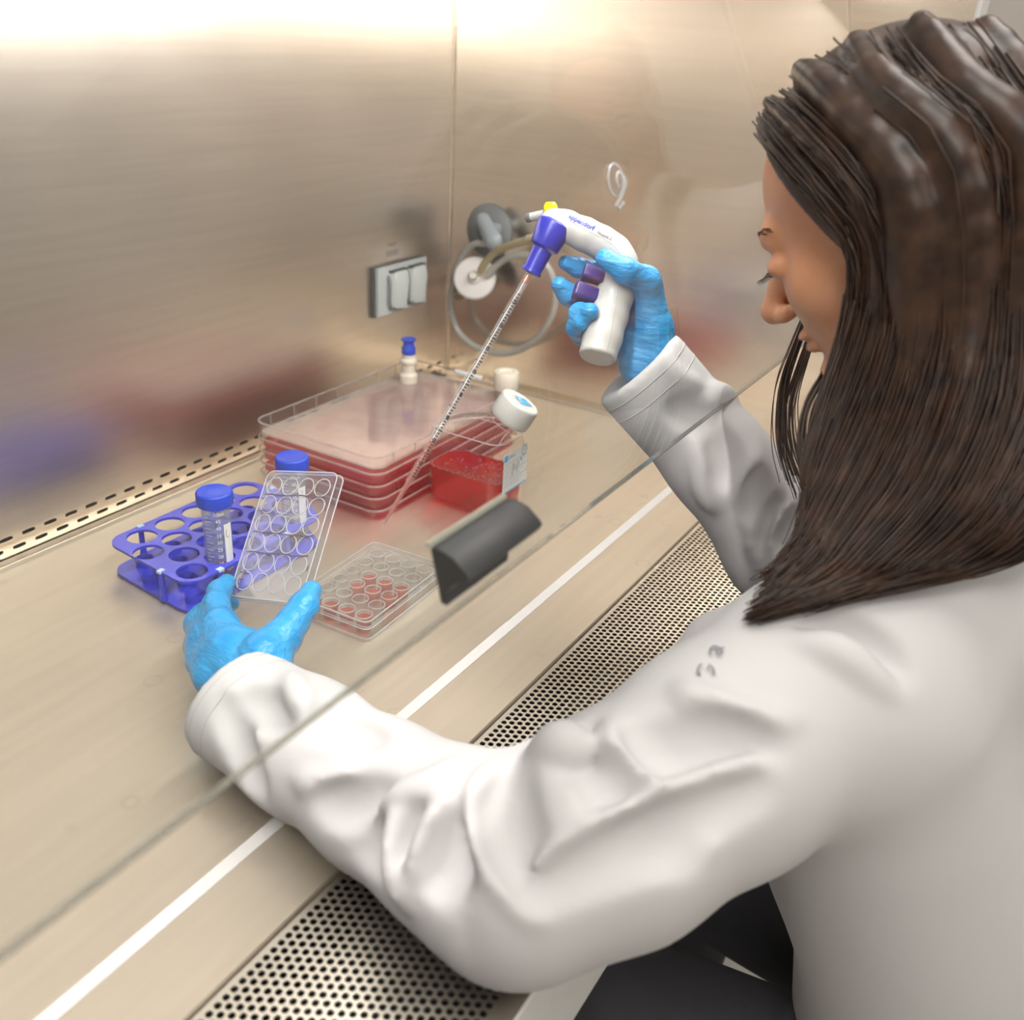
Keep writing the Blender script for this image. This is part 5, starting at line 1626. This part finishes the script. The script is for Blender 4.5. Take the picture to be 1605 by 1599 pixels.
h2.ell(h2p(0, -.020, .042), (.080, .094, .086), RM2, .01)
h2.ell(h2p(0, .070, -.030), (.105, .062, .120), RM2, .006, True)
link('hair', h2.mesh('hair', 3), plain('light_brown_hair', (.30, .20, .12), .5, var=.2, nscale=120), co, True, True)
gl_ = MB()
for s in (-1, 1):
    gl_.tube([h2p(s * .031 + .021 * math.cos(k * .35), .098, .004 + .016 * math.sin(k * .35)) for k in range(18)], .0011, 6, closed=True)
    gl_.tube([h2p(s * .052, .096, .008), h2p(s * .072, .05, .010), h2p(s * .080, -.010, .006)], .0012, 6)
gl_.tube([h2p(-.010, .099, .006), h2p(0, .102, .008), h2p(.010, .099, .006)], .0011, 6)
gl_.build('glasses', MT['dark_grey'], co, True, 80, world=True)
tf = Field((1.38, -.32, -.90), (1.72, .14, -.40), .006)
for s in (-1, 1):
    tf.chain([(1.56, -.09 + s * .085, -.45), (1.57, -.09 + s * .09, -.80), (1.57, -.09 + s * .09, -.865)], [.085, .060, .055], .01)
    tf.chain([(1.60, -.09 + s * .09, -.865), (1.47, -.09 + s * .10, -.872)], [.035, .028], .01)
tf.plane((1.5, 0, -.897), (0, 0, -1))
link('trousers', tf.mesh('trousers', 3), plain('dark_trousers', (.05, .055, .07), .8), co, True, True)
tag(co, 'colleague in a white lab coat, visible as a reflection in the sash', 'person')

# ---- lower body and stool of the seated woman
lg = Field((.58, -.36, -.90), (1.00, .40, -.30), .006)
for s in (-1, 1):
    lg.chain([(.79 + s * .09, -.09, -.39), (.79 + s * .10, .22, -.40), (.79 + s * .10, .24, -.80), (.79 + s * .10, .24, -.862)], [.085, .065, .048, .045], .015)
    lg.chain([(.79 + s * .10, .22, -.866), (.79 + s * .11, .33, -.872)], [.034, .027], .01)
lg.plane((.8, 0, -.897), (0, 0, -1))
link('trousers', lg.mesh('trousers', 3), plain('charcoal_trousers', (.06, .06, .07), .8), pe, True, True)
so_ = empty('lab_stool', (.79, -.10, -.9))
MB().lathe([(.14, -.545), (.165, -.54), (.170, -.525), (.170, -.505), (.160, -.492), (.01, -.490)], 40, (.79, -.10, 0)).build('seat', plain('black_vinyl', (.03, .03, .03), .5), so_, True, 40, world=True)
MB().lathe([(.022, -.86), (.022, -.545)], 20, (.79, -.10, 0)).build('column', MT['mid_grey'], so_, True, 40, world=True)
for k in range(5):
    a = 2 * math.pi * k / 5 + .3
    MB().tube([(.79, -.10, -.84), (.79 + .14 * math.cos(a), -.10 + .14 * math.sin(a), -.855), (.79 + .26 * math.cos(a), -.10 + .26 * math.sin(a), -.875)], [.016, .014, .011], 8).build('leg', MT['mid_grey'], so_, True, 50, world=True)
    MB().lathe([(.014, -.9), (.016, -.897), (.016, -.880), (.012, -.872)], 12, (.79 + .26 * math.cos(a), -.10 + .26 * math.sin(a), 0)).build('foot', MT['rubber'], so_, True, 40, world=True)
tag(so_, 'black round lab stool under the seated woman', 'stool')
